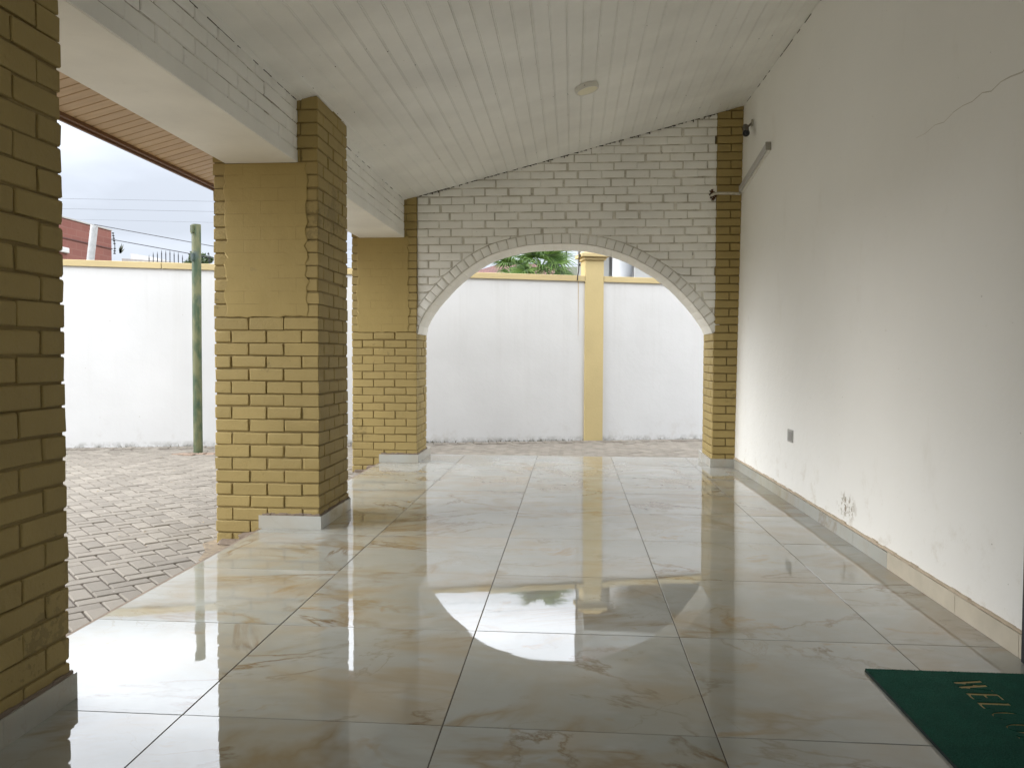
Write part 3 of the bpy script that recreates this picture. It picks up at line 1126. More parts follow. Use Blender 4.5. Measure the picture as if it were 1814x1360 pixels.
# ================================================================== FITTINGS
# round surface light
t = empty('ceiling_light', (.467, 3.745, ceil_z(.467)), 'round white surface-mounted light on the sloping boarded ceiling', 'ceiling light')
Mx = Matrix.Translation((.467, 3.745, ceil_z(.467) - .002)) @ Matrix.Rotation(-math.atan(.2597), 4, 'Y') @ Matrix.Rotation(math.pi, 4, 'X')
mb = MB(); mb.lathe([(.088, 0), (.090, .004), (.090, .032), (.087, .036), (.080, .0365), (.079, .033)], M=Mx)
mb.build('housing', M_WPLASTIC, t, smooth=40)
mb = MB(); mb.lathe([(.0785, .031), (.0785, .0345), (.05, .037), (.001, .038)], M=Mx)
mb.build('diffuser', M_DIFF, t, smooth=60)
mb = MB(); mb.lathe([(.003, 0), (.003, .004)], n=8, M=Mx @ Matrix.Translation((-.02, .0885, .018)) @ Matrix.Rotation(R(-90), 4, 'X'))
mb.build('screw', M_BLACK, t)

# linear fitting on the wall
A = Vector((1.992, 4.555, 2.877)); B = Vector((1.972, 5.53, 2.716))
d = (B - A); L = d.length; d.normalize()
xx = Vector((1, 0, 0)); xx = (xx - d * xx.dot(d)).normalized(); zz_ = xx.cross(d)
Ml = Matrix(((xx.x, d.x, zz_.x, A.x), (xx.y, d.y, zz_.y, A.y), (xx.z, d.z, zz_.z, A.z), (0, 0, 0, 1)))
t = empty('wall_light', tuple(A), 'long white batten light fixed at a slant high on the white house wall', 'wall light')
mb = MB()
mb.rbox(.020, .066, .012, L - .004, -.036, .036, .004, M=Ml)
mb.build('housing', M_WPLASTIC, t, smooth=40)
mb = MB()
mb.rbox(.001, .0195, .012, L - .012, -.031, .031, .010, M=Ml)
mb.build('diffuser', plain('frosted_diffuser', (.50, .50, .50), .3, var=.03), t, smooth=40)
for yy in ((0, .012), (L - .012, L)):
    mb = MB()
    mb.rbox(0, .056, yy[0], yy[1], -.036, .036, .004, M=Ml)
    mb.build('end_cap', plain('grey_end_cap', (.30, .29, .25), .4), t, smooth=40)
# bent plastic conduit across the pilaster
t = None
mb = MB()
mb.tube([(1.722, 5.63, 2.672), (1.728, 5.59, 2.676), (1.745, 5.566, 2.684), (1.775, 5.560, 2.688), (1.84, 5.558, 2.686), (1.92, 5.557, 2.684), (1.995, 5.557, 2.680)], .0135, n=12)
o = mb.build('conduit', plain('weathered_white_pipe', (.52, .49, .41), .5, var=.25, sc=30), smooth=60)
tag(o, 'short white plastic pipe crossing the yellow pilaster from a broken hole to the batten light', 'pipe')

# bullet camera
t = empty('security_camera', (2.03, 5.22, 3.27), 'small dark bullet security camera high on the white wall beside the pilaster', 'security camera')
mb = MB()
mb.lathe([(.001, 0), (.030, .001), (.034, .006), (.034, .012)], n=20, M=Matrix.Translation((wx(5.22, 3.27) - .002, 5.22, 3.262)) @ Matrix.Rotation(R(-90), 4, 'Y') @ Matrix.Rotation(0, 4, 'Z'))
mb.build('mount_plate', plain('camera_mount', (.5, .48, .42), .4), t, smooth=40)
mb = MB()
mb.tube([(2.045, 5.22, 3.262), (2.015, 5.215, 3.255), (1.990, 5.205, 3.232), (1.972, 5.20, 3.212)], .010)
mb.build('bracket', plain('camera_bracket', (.20, .18, .15), .4), t, smooth=40)
fd = Vector((-.12, -.80, -.62)).normalized()
qd = fd.to_track_quat('Z', 'Y').to_matrix().to_4x4()
Mc = Matrix.Translation(Vector((1.955, 5.17, 3.185)) - fd * .075) @ qd
mb = MB()
mb.lathe([(.020, -.012), (.027, 0), (.029, .01), (.029, .135), (.033, .14), (.033, .155), (.029, .156), (.028, .150)], n=24, M=Mc)
mb.build('body', plain('dark_camera_body', (.055, .042, .032), .35), t, smooth=40)
mb = MB()
mb.lathe([(.027, .148), (.027, .1515), (.016, .1516), (.012, .154), (.001, .156)], n=24, M=Mc)
mb.build('lens', plain('camera_lens', (.01, .01, .014), .08), t, smooth=40)

# socket
t = empty('wall_socket', (2.01, 3.755, .50), 'small grey metal socket plate low on the white house wall', 'socket')
xw = wx(3.75, .5)
mb = MB(); mb.rbox(xw - .009, xw + .004, 3.69, 3.82, .455, .548, .003)
mb.build('plate', plain('brushed_grey_plate', (.45, .45, .43), .35, .4), t, smooth=40)
mb = MB(); mb.rbox(xw - .0115, xw - .006, 3.705, 3.75, .468, .535, .002); mb.rbox(xw - .0115, xw - .006, 3.76, 3.805, .468, .535, .002)
mb.build('switch', plain('grey_switch', (.33, .33, .32), .4), t, smooth=40)

# ------------------------------------------------------------------ welcome mat
mt = empty('door_mat', (1.68, .16, 0), 'dark green doormat with engraved gold WELCOME lettering lying on the marble tiles', 'doormat')
MX0, MX1, MY0, MY1 = 1.402, 1.962, -.205, .518
def serif_letter(ch):
    """strokes of a roman capital in a box (0..w, 0..1); thick stems, thin hairlines, small serifs"""
    T, t_ = .25, .10
    def bar(x0, y0, x1, y1, w):
        a = np.array((x0, y0)); b = np.array((x1, y1)); dd = (b - a) / np.linalg.norm(b - a); nn = np.array((-dd[1], dd[0])) * w / 2
        return [tuple(a - nn), tuple(b - nn), tuple(b + nn), tuple(a + nn)]
    def ser(x, y, w=.3): return [(x - w / 2, y - .025), (x + w / 2, y - .025), (x + w / 2, y + .025), (x - w / 2, y + .025)]
    if ch == 'W':
        return [bar(.14, 1, .40, 0, T), bar(.40, 0, .62, .95, t_), bar(.58, 1, .86, 0, T), bar(.86, 0, 1.12, 1, t_), ser(.14, .98), ser(.58, .98, .26), ser(1.12, .98, .24)], 1.25
    if ch == 'E':
        return [bar(.16, 0, .16, 1, T), bar(.08, .03, .68, .03, t_), bar(.08, .97, .64, .97, t_), bar(.2, .52, .52, .52, t_),
                [(.60, 0), (.70, 0), (.74, .26), (.69, .26)], [(.58, 1), (.66, 1), (.68, .76), (.63, .76)], bar(.51, .38, .51, .66, .04)], .78
    if ch == 'L':
        return [bar(.18, 0, .18, 1, T), ser(.18, .975), bar(.08, .03, .68, .03, t_), [(.58, 0), (.68, 0), (.74, .30), (.69, .30)]], .76
    if ch in 'CO':
        out = []
        n_ = 28
        a0, a1 = (R(42), R(318)) if ch == 'C' else (0, 2 * math.pi)
        P_ = []
        for k in range(n_ + 1):
            a = a0 + (a1 - a0) * k / n_
            th = .05 + .13 * abs(math.cos(a)) ** 1.3
            P_.append((.45 + .42 * math.cos(a), .5 + .5 * math.sin(a), .45 + (.42 - th) * math.cos(a), .5 + (.5 - .05) * math.sin(a)))
        for p, q in zip(P_[:-1], P_[1:]):
            out.append([(p[2], p[3]), (p[0], p[1]), (q[0], q[1]), (q[2], q[3])])
        if ch == 'C':
            out.append([(.74, .66), (.78, .66), (.80, 1.0), (.76, .98)])
            out.append([(.74, .30), (.78, .30), (.78, .14), (.74, .14)])
        return out, .92
    if ch == 'M':
        return [bar(.14, 0, .14, 1, t_), bar(.16, 1, .56, .05, T), bar(.56, .05, .92, 1, t_), bar(.96, 0, .96, 1, T), ser(.14, .025, .24), ser(.96, .025), ser(.12, .975, .2), ser(.98, .975, .24)], 1.12
polys = []; owner = []
cur = 0.455                    # y where the text starts; it reads towards the camera
HT, XB = .098, 1.655           # letter height, baseline x
for li_, ch in enumerate('WELCOME'):
    st, w_ = serif_letter(ch)
    for q in st:
        owner.append(li_)
        polys.append([(XB + py * HT, cur - px * HT * .78) for px, py in q])
    cur -= (w_ + .10) * HT * .78
verts = [(MX0, MY0), (MX1, MY0), (MX1, MY1), (MX0, MY1)]
faces = [[0, 1, 2, 3]]
for q in polys:
    ar = sum(q[i][0] * q[(i + 1) % len(q)][1] - q[(i + 1) % len(q)][0] * q[i][1] for i in range(len(q)))
    if ar < 0: q = q[::-1]
    b = len(verts)
    verts += q
    faces.append(list(range(b, b + len(q))))
vo, eo, fo_, ov, oe, of = delaunay_2d_cdt([Vector(v) for v in verts], [], faces, 1, 1e-5)
HM = .011
pile = MB(); gold = MB(); side = MB()
PV = [(v.x, v.y, HM) for v in vo]
top = [f for f, o_ in zip(fo_, of) if 0 in o_ and len(o_) == 1]
let = [f for f, o_ in zip(fo_, of) if len(o_) > 1]
pile.add(PV, top)
letters = [MB() for _ in range(7)]
for f, o_ in zip(fo_, of):
    if len(o_) > 1:
        li_ = owner[max(o_) - 1]
        letters[li_].add([(vo[i].x, vo[i].y, HM - .0034) for i in f], [tuple(range(len(f)))])
edges = {}
for f in let:
    for i in range(len(f)):
        e = (f[i], f[(i + 1) % len(f)])
        edges[e] = 1
wv, wf = [], []
for (a, b) in edges:
    if (b, a) in edges: continue
    k = len(wv)
    wv += [(vo[a].x, vo[a].y, HM), (vo[b].x, vo[b].y, HM), (vo[b].x, vo[b].y, HM - .0036), (vo[a].x, vo[a].y, HM - .0036)]
    wf.append((k, k + 1, k + 2, k + 3))
pile.add(wv, wf)
# sloped rubber edge and base
q0 = [(MX0, MY0), (MX1, MY0), (MX1, MY1), (MX0, MY1)]
q1 = [(MX0 - .002, MY0 - .002), (MX1 + .002, MY0 - .002), (MX1 + .002, MY1 + .002), (MX0 - .002, MY1 + .002)]
side.add([(x, y, HM) for x, y in q0] + [(x, y, .0012) for x, y in q1], [(0, 4, 5, 1), (1, 5, 6, 2), (2, 6, 7, 3), (3, 7, 4, 0)])
PQ = [np.array(q) for q in polys]
def in_letter(x, y):
    for q in PQ:
        if x < q[:, 0].min() or x > q[:, 0].max() or y < q[:, 1].min() or y > q[:, 1].max(): continue
        d_ = [(q[(i + 1) % len(q)][0] - q[i][0]) * (y - q[i][1]) - (q[(i + 1) % len(q)][1] - q[i][1]) * (x - q[i][0]) for i in range(len(q))]
        if all(v >= 0 for v in d_) or all(v <= 0 for v in d_): return True
    return False
tv, tf_ = [], []
for k in range(26000):
    x, y = rng.uniform(MX0, MX1), rng.uniform(MY0, MY1)
    if k < 2500:
        e_ = rng.integers(0, 3)
        x, y = ((MX0 + rng.uniform(-.001, .002), y), (x, MY1 + rng.uniform(-.002, .001)), (x, MY0))[e_]
    if in_letter(x, y): continue
    a = rng.uniform(0, 6.28); l_ = rng.uniform(.0015, .004)
    n0 = len(tv)
    tv += [(x - .0007 * math.sin(a), y + .0007 * math.cos(a), HM - .0005), (x + .0007 * math.sin(a), y - .0007 * math.cos(a), HM - .0005), (x + l_ * math.cos(a), y + l_ * math.sin(a), HM + rng.uniform(.0006, .0028))]
    tf_.append((n0, n0 + 1, n0 + 2))
pile.add(tv, tf_)
pile.build('pile', M_MAT, mt)
for l_ in letters:
    l_.build('letter', M_GOLD, mt)
side.build('mat_edge', plain('green_rubber', (.006, .02, .016), .9), mt)

# ================================================================== YARD
# round post by the gate
t = empty('gate_post', (-4.17, 6.91, GZ), 'patchy green and olive round steel post standing in the paved yard', 'post')
mb = MB(); mb.tube([(-4.175, 6.91, GZ - .01), (-4.175, 6.91, 1.2), (-4.169, 6.91, 2.640), (-4.169, 6.91, 2.664)], .054, n=24)
mb.build('pole', M_POST, t, smooth=50)
for zc in (2.60, 2.27):
    mb = MB()
    mb.rbox(-4.200, -4.168, 6.815, 6.87, zc - .045, zc + .045, .003)
    mb.tube([(-4.184, 6.822, zc - .06), (-4.184, 6.822, zc - .028)], .011)
    mb.build('hinge_lug', M_POST, t, smooth=40)
mb = MB()      # broken paving round its foot
for k in range(16):
    a = rng.uniform(0, 6.28); rr = rng.uniform(.05, .22)
    x, y = -4.17 + rr * math.cos(a) * 1.3, 6.85 + rr * math.sin(a) * .5
    e = rng.uniform(.03, .07)
    mb.rbox(x - e, x + e, y - e * .7, y + e * .7, GZ - .01, GZ + rng.uniform(.004, .014), .006, .003)
o = mb.build('footing', plain('broken_concrete', (.27, .20, .15), .9, sc=20, bd=.004), t, smooth=40)
# brown cement patch beside the middle pillar
mb = MB()
mb.add([(x, y, z) for z in (GZ - .02, GZ + .006) for x, y in ((FL0 - .026, 2.00), (FL0 - .026, 2.62), (-1.93, 2.62), (-1.96, 2.50), (-1.86, 2.33), (-1.80, 2.12))],
       [(0, 5, 4, 3, 2, 1), (6, 7, 8, 9, 10, 11), (0, 1, 7, 6), (1, 2, 8, 7), (2, 3, 9, 8), (3, 4, 10, 9), (4, 5, 11, 10), (5, 0, 6, 11)])
tag(mb.build('cement_patch', plain('brown_cement', (.235, .185, .125), .9, sc=26, var=.35, bd=.005)), kind='structure')
# dry leaves
lf = MB()
for k in range(230):
    if k < 110:
        s_ = rng.uniform(-7, 5); x, y = bw(s_, -rng.uniform(.02, .35))
    else:
        x, y = rng.uniform(-6, -1.7), rng.uniform(.3, 7)
    e = rng.uniform(.004, .016); a = rng.uniform(0, 6.28)
    ca, sa = math.cos(a) * e, math.sin(a) * e
    z = GZ + .006
    lf.add([(x - ca, y - sa, z), (x + sa * .5, y - ca * .5, z + e * .3), (x + ca, y + sa, z + e * .15), (x - sa * .5, y + ca * .5, z + e * .4)], [(0, 1, 2, 3)])
o = lf.build('leaf_litter', plain('dry_leaf', (.30, .23, .13), .8))
tag(o, 'scattered small dry leaves and grit on the paving along the boundary wall', 'leaves', kind='stuff')

# boundary wall
bwall = empty('boundary_wall', (*bw(0), GZ), 'long white boundary wall with a cream coping across the back of the yard', 'wall')
S0, S1 = -14.0, 8.5
def topz(s_): return 2.30 - (s_ + 4.3) * .0098
mb = MB()
V = []; fs = []
NS = 40
for k in range(NS + 1):
    s_ = S0 + (S1 - S0) * k / NS
    for t_, z in ((0, -.16), (0, topz(s_) - .075), (.2, topz(s_) - .075), (.2, -.16)):
        x, y = bw(s_, t_); V.append((x, y, z))
for k in range(NS):
    for a in range(3):
        fs.append((k * 4 + a, (k + 1) * 4 + a, (k + 1) * 4 + a + 1, k * 4 + a + 1))
mb.add(V, fs)
mb.build('plaster', M_BWALL, bwall)
mb = MB()
for (a, b) in ((S0, -7.2), (-7.19, -3.21), (-3.2, 2.46), (2.74, 5.2), (5.21, S1)):
    V = []
    for s_ in (a, b):
        for t_, dz in ((-.028, -.078), (-.030, -.004), (-.024, .0), (.10, .012), (.224, .0), (.23, -.078)):
            x, y = bw(s_, t_); V.append((x, y, topz(s_) + dz))
    mb.add(V, [(i, i + 6, (i + 1) % 6 + 6, (i + 1) % 6) for i in range(6)] + [(5, 4, 3, 2, 1, 0), (6, 7, 8, 9, 10, 11)])
mb.build('coping', M_CREAM, bwall)
# weeds in the joint at the foot
wd = MB()
for k in range(260):
    s_ = rng.choice([rng.normal(.05, .25), rng.normal(1.6, .5), rng.uniform(-6, 6)]); x, y = bw(s_, -rng.uniform(.0, .03))
    h = rng.uniform(.01, .05); a = rng.uniform(0, 6.28); w_ = rng.uniform(.002, .005)
    wd.add([(x - w_, y, GZ), (x + w_, y, GZ), (x + math.cos(a) * h * .6, y - abs(math.sin(a)) * h * .5, GZ + h)], [(0, 1, 2)])
o = wd.build('weeds', plain('weed_green', (.09, .085, .04), .8))
tag(o, 'thin tufts of weeds in the joint at the foot of the boundary wall', 'weeds', kind='stuff')

# cream gate-pier like pilaster with cap, set in the wall
t = empty('wall_pier', (*bw(2.60), GZ), 'tall cream pier with a moulded cap rising out of the boundary wall', 'pier')
Mb = Matrix.Translation((*bw(2.60, .0), 0)) @ Matrix.Rotation(ang, 4, 'Z')
mb = MB(); mb.rbox(-.135, .135, -.035, .235, GZ - .03, 2.50, .006, .0006, M=Mb)
mb.build('shaft', paint('pier_cream_paint', (.47, .375, .18), dirt=(.35, .26, .13), dirtamt=.3, rough=.6, bs=40, bd=.002), t, smooth=40)
mb = MB()
mb.rbox(-.165, .165, -.065, .265, 2.455, 2.495, .008, M=Mb)
mb.rbox(-.205, .205, -.105, .305, 2.497, 2.55, .008, M=Mb)
V = [(-.17, -.07, 2.552), (.17, -.07, 2.552), (.17, .27, 2.552), (-.17, .27, 2.552), (-.11, -.01, 2.62), (.11, -.01, 2.62), (.11, .21, 2.62), (-.11, .21, 2.62)]
v = np.array(V) @ np.array(Mb.to_3x3()).T + np.array(Mb.translation)
mb.add(v, [(4, 5, 6, 7), (0, 1, 5, 4), (1, 2, 6, 5), (2, 3, 7, 6), (3, 0, 4, 7)])
mb.build('cap', M_CREAM, t, smooth=40)

# electric fence bracket and its wires on the coping
def fence_bracket(s_, h, label, base_z, grp='electric fence brackets on the wall top'):
    x, y = bw(s_, -.02)
    t = empty('fence_bracket', (x, y, base_z), label, 'fence bracket', grp)
    mb = MB()
    mb.tube([(x - .018, y - .015, base_z - .07), (x - .015, y - .012, base_z - .01), (x, y, base_z + .06), (x + .006, y, base_z + h)], .0085, n=8)
    mb.build('rod', plain('rusty_black_rod', (.035, .022, .018), .6, .3), t, smooth=50)
    for k in range(3):
        mb = MB()
        z = base_z + h * (.32 + .28 * k)
        mb.lathe([(.010, -.018), (.019, -.012), (.012, 0), (.019, .012), (.010, .018)], n=10, M=Matrix.Translation((x + .012, y - .006, z)))
        mb.build('insulator', M_BLACK, t, smooth=50)
    return x, y
sx = 2.37
x0_, y0_ = fence_bracket(sx, .46, 'thin dark fence rod with black insulators just left of the cream pier', topz(sx))
mb = MB()
for k in range(2):
    z = topz(sx) + .46 * (.32 + .28 * k)
    xa, ya = bw(-1.6, -.02)
    mb.tube([(xa, ya, z + .01), (x0_ + .012, y0_ - .006, z)], .0016, n=5)
o = mb.build('fence_wire', M_WIRE)
tag(o, 'fine electric fence wires stretched in front of the palm leaves', 'wire')
mb = MB()
xr, yr = bw(2.365, -.0025)
xr2, yr2 = bw(2.375, -.0025)
o = None
mb.add([(*bw(2.364, -.0015), topz(2.3) - .08), (*bw(2.378, -.0015), topz(2.3) - .08), (*bw(2.374, -.0015), topz(2.3) - .85), (*bw(2.370, -.0015), topz(2.3) - .85)], [(0, 1, 2, 3)])
o = mb.build('rust_streak', plain('rust_stain', (.46, .36, .24), .8), bwall)

# ================================================================== BEYOND THE WALL
def blade_fan(mb, c, dirv, upv, Lf, nb, spread, droop):
    dirv = dirv.normalized(); side_ = dirv.cross(upv).normalized(); nrm = side_.cross(dirv)
    for k in range(nb):
        a = -spread / 2 + spread * k / (nb - 1) + random.gauss(0, .03)
        L_ = Lf * (1 - .25 * abs(a) / (spread / 2)) * random.uniform(.88, 1.08)
        dd = (dirv * math.cos(a) + side_ * math.sin(a)).normalized()
        wv_ = dd.cross(nrm).normalized()
        pts_ = []
        for q_ in range(6):
            t_ = q_ / 5
            p = c + dd * (L_ * t_) + nrm * (.05 * math.sin(t_ * 3)) - Vector((0, 0, 1)) * (droop * L_ * max(0, t_ - .45) ** 2 * 2.2)
            w_ = .014 * (.35 + 1.6 * t_ if t_ < .45 else max(.04, (1.07 - .25) * (1 - t_) * 1.9))
            fold = nrm * (.006 if q_ % 2 else 0)
            pts_ += [tuple(p - wv_ * w_), tuple(p + nrm * w_ * -.5), tuple(p + wv_ * w_)]
        fs_ = []
        for q_ in range(5):
            b_ = q_ * 3
            fs_ += [(b_, b_ + 1, b_ + 4, b_ + 3), (b_ + 1, b_ + 2, b_ + 5, b_ + 4)]
        mb.add(pts_, fs_)

def fan_palm(cx, cy_, cz, nf, Lp, Lf, label):
    t = empty('fan_palm', (cx, cy_, -.16), label, 'palm', 'fan palms behind the boundary wall')
    mb = MB()
    pts_ = [(cx, cy_, -.16)] + [(cx + random.gauss(0, .01), cy_, z) for z in np.linspace(.3, cz - .12, 7)]
    mb.tube(pts_, .11, n=12, taper=.085)
    mb.build('trunk', M_TRUNK, t, smooth=50)
    for k in range(nf):
        az = 2 * math.pi * k / nf * 2.4 + random.gauss(0, .2)
        el = random.uniform(-.15, 1.25)
        dv = Vector((math.cos(az) * math.cos(el), math.sin(az) * math.cos(el), math.sin(el)))
        mb = MB()
        c0 = Vector((cx, cy_, cz)); pts_ = []
        for q_ in range(5):
            t_ = q_ / 4
            pts_.append(c0 + dv * (Lp * t_) - Vector((0, 0, .10 * t_ * t_)))
        mb.tube([tuple(p) for p in pts_], .009, n=6, taper=.006)
        tip = pts_[-1]
        d2 = (pts_[-1] - pts_[-2]).normalized()
        upv = Vector((0, 0, 1)) if abs(d2.z) < .9 else Vector((0, 1, 0))
        upv = (upv + Vector((random.gauss(0, .5), random.gauss(0, .5), 0))).normalized()
        blade_fan(mb, tip, d2, upv, Lf * random.uniform(.85, 1.1), 24, R(random.uniform(190, 250)), random.uniform(.15, .55))
        mb.build('frond', M_PALM, t)
fan_palm(-.66, 10.9, 2.50, 15, .24, .34, 'smaller fan palm with finer leaves, left one behind the boundary wall')
fan_palm(-.14, 10.3, 2.50, 20, .32, .46, 'big bright green fan palm rising behind the wall left of the cream pier')

# red tiled roof house behind the palms
t = empty('tiled_house', (-1, 19, -.16), 'low house with a dark red tiled roof partly hidden by the palms', 'house')
mb = MB(); mb.box(-2.6, .9, 18.2, 22, -.16, 3.12); mb.build('wall', M_WHITEW, t)
mb = MB()
V = [(-3.0, 17.8, 3.02), (1.3, 17.8, 3.02), (1.3, 22.4, 3.02), (-3.0, 22.4, 3.02), (-1.7, 19.6, 3.66), (-.6, 19.6, 3.66), (-.6, 20.6, 3.66), (-1.7, 20.6, 3.66)]
mb.add(V, [(0, 1, 5, 4), (1, 2, 6, 5), (2, 3, 7, 6), (3, 0, 4, 7), (4, 5, 6, 7)])
mb.build('roof', M_ROOFT, t)
mb = MB(); mb.rbox(.02, .30, 17.7, 17.8, 2.88, 3.16, .01)
mb.build('gable_trim', M_WHITEW, t)

# lamp post
t = empty('street_lamp', (-.03, 16, -.16), 'slim blue grey lamp post with an open lantern head above the palm leaves', 'lamp post')
MLM = plain('blue_grey_lamp_metal', (.12, .17, .22), .4, .4)
mb = MB(); mb.tube([(-.03, 16, -.16), (-.03, 16, 3.34)], .024, n=10)
mb.build('pole', MLM, t, smooth=50)
mb = MB()
mb.lathe([(.02, 3.32), (.05, 3.34), (.10, 3.37), (.03, 3.38)], n=16, M=Matrix.Translation((-.03, 16, 0)))
for k in range(6):
    a = k * math.pi / 3
    mb.tube([(-.03 + .09 * math.cos(a), 16 + .09 * math.sin(a), 3.37), (-.03 + .15 * math.cos(a), 16 + .15 * math.sin(a), 3.46), (-.03 + .13 * math.cos(a), 16 + .13 * math.sin(a), 3.66)], .012, n=6)
mb.lathe([(.15, 3.66), (.12, 3.70), (.03, 3.78), (.01, 3.84)], n=16, M=Matrix.Translation((-.03, 16, 0)))
mb.build('lantern', MLM, t, smooth=50)
mb = MB(); mb.rbox(.20, .235, 15.98, 16.02, 3.22, 3.62, .004); mb.tube([(-.03, 16, 3.20), (.217, 16, 3.24)], .012, n=6)
mb.build('side_arm', M_DARK, t)

# neighbour's house on the right
t = empty('neighbour_house', (3, 13, -.16), 'white and grey neighbouring house with a round column behind the cream pier', 'house')
mb = MB()
mb.box(.50, 9, 13.6, 18, -.16, 8.4, 0)
mb.box(1.50, 9, 12.2, 12.4, -.16, 2.735, 1)
mb.box(.46, 1.08, 13.3, 13.6, -.16, 8.0, 1)
mb.build('wall', [M_WHITEW, M_GREYW], t)
mb = MB(); mb.box(-.0, .62, 14.2, 15.0, -.16, 2.96, 0)
mb.build('annex_wall', plain('grey_green_wall', (.25, .27, .22), .8, sc=2), t)
mb = MB()
for cx in (1.30, 3.3, 5.2):
    mb.lathe([(.185, -.16), (.185, 3.72)], n=36, M=Matrix.Translation((cx, 12.7, 0)))
mb.build('column', plain('pale_grey_column', (.50, .52, .54), .6, var=.05, sc=2), t, smooth=50)
mb = MB()
mb.box(.62, 9, 11.6, 13.6, 3.78, 3.80, 1)
mb.box(.60, 9, 11.58, 13.6, 3.80, 4.1, 0)
mb.box(.62, 9, 11.60, 13.6, 4.1, 7.6, 1)
for k in range(20):
    mb.box(.66, 9, 11.66 + k * .095, 11.66 + k * .095 + .08, 3.768, 3.779, 1)
mb.build('balcony', [M_GREYW, plain('grey_brown_boards', (.30, .26, .23), .7)], t)
mb = MB()
for cx in (2.1, 4.2):
    mb.box(cx, cx + 1.0, 13.56, 13.60, .9, 3.2)
mb.build('window', plain('dark_window_glass', (.05, .055, .06), .1), t)

# red clad building to the left
t = empty('red_building', (-20, 18, -.16), 'tall red clad building beyond the wall at the left', 'building')
mb = MB(); mb.box(-27, -16.34, 11, 25, -.16, 5.60); mb.build('wall', M_REDB, t)
mb = MB()
mb.box(-16.345, -16.31, 11, 25.02, 5.565, 5.61)
mb.build('parapet', M_CONC, t)
mb = MB()
mb.box(-16.345, -16.31, 11, 25.02, 4.90, 4.935)
mb.build('band', plain('dark_joint', (.09, .04, .035), .8), t)
mb = MB()
mb.box(-16.36, -16.30, 21.0, 21.35, 4.78, 5.22)
mb.build('opening', M_CREAM, t)
mb = MB()
mb.rbox(-16.36, -16.25, 21.6, 22.5, 4.42, 4.60, .03)
mb.build('sign_board', M_WHITEW, t)

# white flat roofed block
mb = MB()
V = [(-16.8, 27, -.16), (-15.65, 27, -.16), (-15.65, 30, -.16), (-16.8, 30, -.16), (-16.8, 27, 5.02), (-15.65, 27, 4.82), (-15.65, 30, 4.82), (-16.8, 30, 5.02)]
mb.add(V, [(4, 5, 6, 7), (0, 1, 5, 4), (1, 2, 6, 5), (2, 3, 7, 6), (3, 0, 4, 7)])
mb.add([(-16.8, 26.4, 4.55), (-14.9, 26.4, 4.46), (-14.6, 27, 4.46), (-16.8, 27, 4.62), (-16.8, 26.4, 4.75), (-14.9, 26.4, 4.62), (-14.6, 27, 4.62), (-16.8, 27, 4.75)],
       [(4, 5, 6, 7), (0, 1, 5, 4), (1, 2, 6, 5), (0, 4, 7, 3)], 1)
o = mb.build('white_building', [M_WHITEW, M_CONC])
tag(o, 'low white flat-roofed building right of the red building', 'building')

# leaning pole carrying the wires
o = MB()
o.tube([(-10.62, 14, -.2), (-10.12, 14, 2.8), (-9.985, 14, 3.80), (-9.975, 14, 3.88)], .082, n=20, taper=.072)
pl = o.build('utility_pole', plain('galvanised_grey', (.42, .43, .43), .5, .2), smooth=50)
tag(pl, 'leaning pale grey metal pole in front of the red building', 'pole')
mb = MB()
mb.tube([(-9.975, 14, 3.90), (-7.338, 14, 3.418), (-3.5, 14, 2.80)], .008, n=5)
o = mb.build('power_line', M_WIRE)
tag(o, 'upper dark cable falling to the right from the leaning pole', 'cable', 'overhead cables against the sky')
mb = MB()
mb.tube([(-16.3, 24.9, 5.33), (-11.8, 19, 4.02), (-6.5, 12, 2.72)], .010, n=5)
mb = MB()
mb.tube([(-9.597, 14, 3.579), (-7.315, 14, 3.165), (-3.5, 14, 2.52)], .009, n=5)
o = mb.build('power_line', M_WIRE)
tag(o, 'lower dark cable falling to the right from the corner of the red building', 'cable', 'overhead cables against the sky')
for (za, zb, r_) in ((4.463, 4.366, .0022), (4.245, 4.15, .0022), (4.02, 3.92, .0016)):
    mb = MB(); mb.tube([(-14, 14, za + .10), (-10.57, 14, za), (-7.33, 14, zb), (-3, 14, zb - .1)], r_, n=4)
    o = mb.build('power_line', M_WIRE)
    tag(o, 'faint thin wire crossing the cloudy sky above the boundary wall', 'cable', 'overhead cables against the sky')

# spear topped railing (arched outline)
# razor-wire bracket and spiky plant on the white building
def pix(px, py, Y):            # place a far thing by its bearing from the viewpoint at distance Y
    dd = F * 1381.38 + r2 * (px - 907) - u2 * (py - 680)
    o_ = Vector((.37757, -2.25076, 1.09465)); k_ = (Y - o_.y) / dd.y
    return o_ + dd * k_
t0_ = pix(263, 462, 15)
t = empty('spear_railing', (t0_.x, 15, -.16), 'row of dark spear tips in an arched line showing above the boundary wall', 'railing')
mb = MB(); mb.box(t0_.x - .05, t0_.x + .85, 14.99, 15.02, 2.4, 2.44); mb.build('rail', M_DARK, t)
for k in range(9):
    q_ = pix(264 + 7.4 * k, 463 - 17 * math.sin(math.pi * (k + 1.6) / 11.2) ** .7 - (1.5 if k % 2 else 0), 15)
    mb = MB()
    mb.tube([(q_.x, 15, -.16), (q_.x, 15, q_.z - .12), (q_.x, 15, q_.z - .09), (q_.x, 15, q_.z - .07)], .010, n=6)
    mb.tube([(q_.x, 15, q_.z - .07), (q_.x, 15, q_.z + .03)], .013, n=6, taper=.002)
    mb.build('spear', M_DARK, t)
t = empty('razor_bracket', (-13.7, 22, 4), 'curved barbed bracket against the sky beside the red building', 'fence bracket')
pts_ = [pix(203, 449, 22), pix(203.5, 436, 22), pix(202, 424, 22), pix(200, 413, 22)]
mb = MB(); mb.tube([tuple(p) for p in pts_], .012, n=6)
mb.build('rod', M_DARK, t)
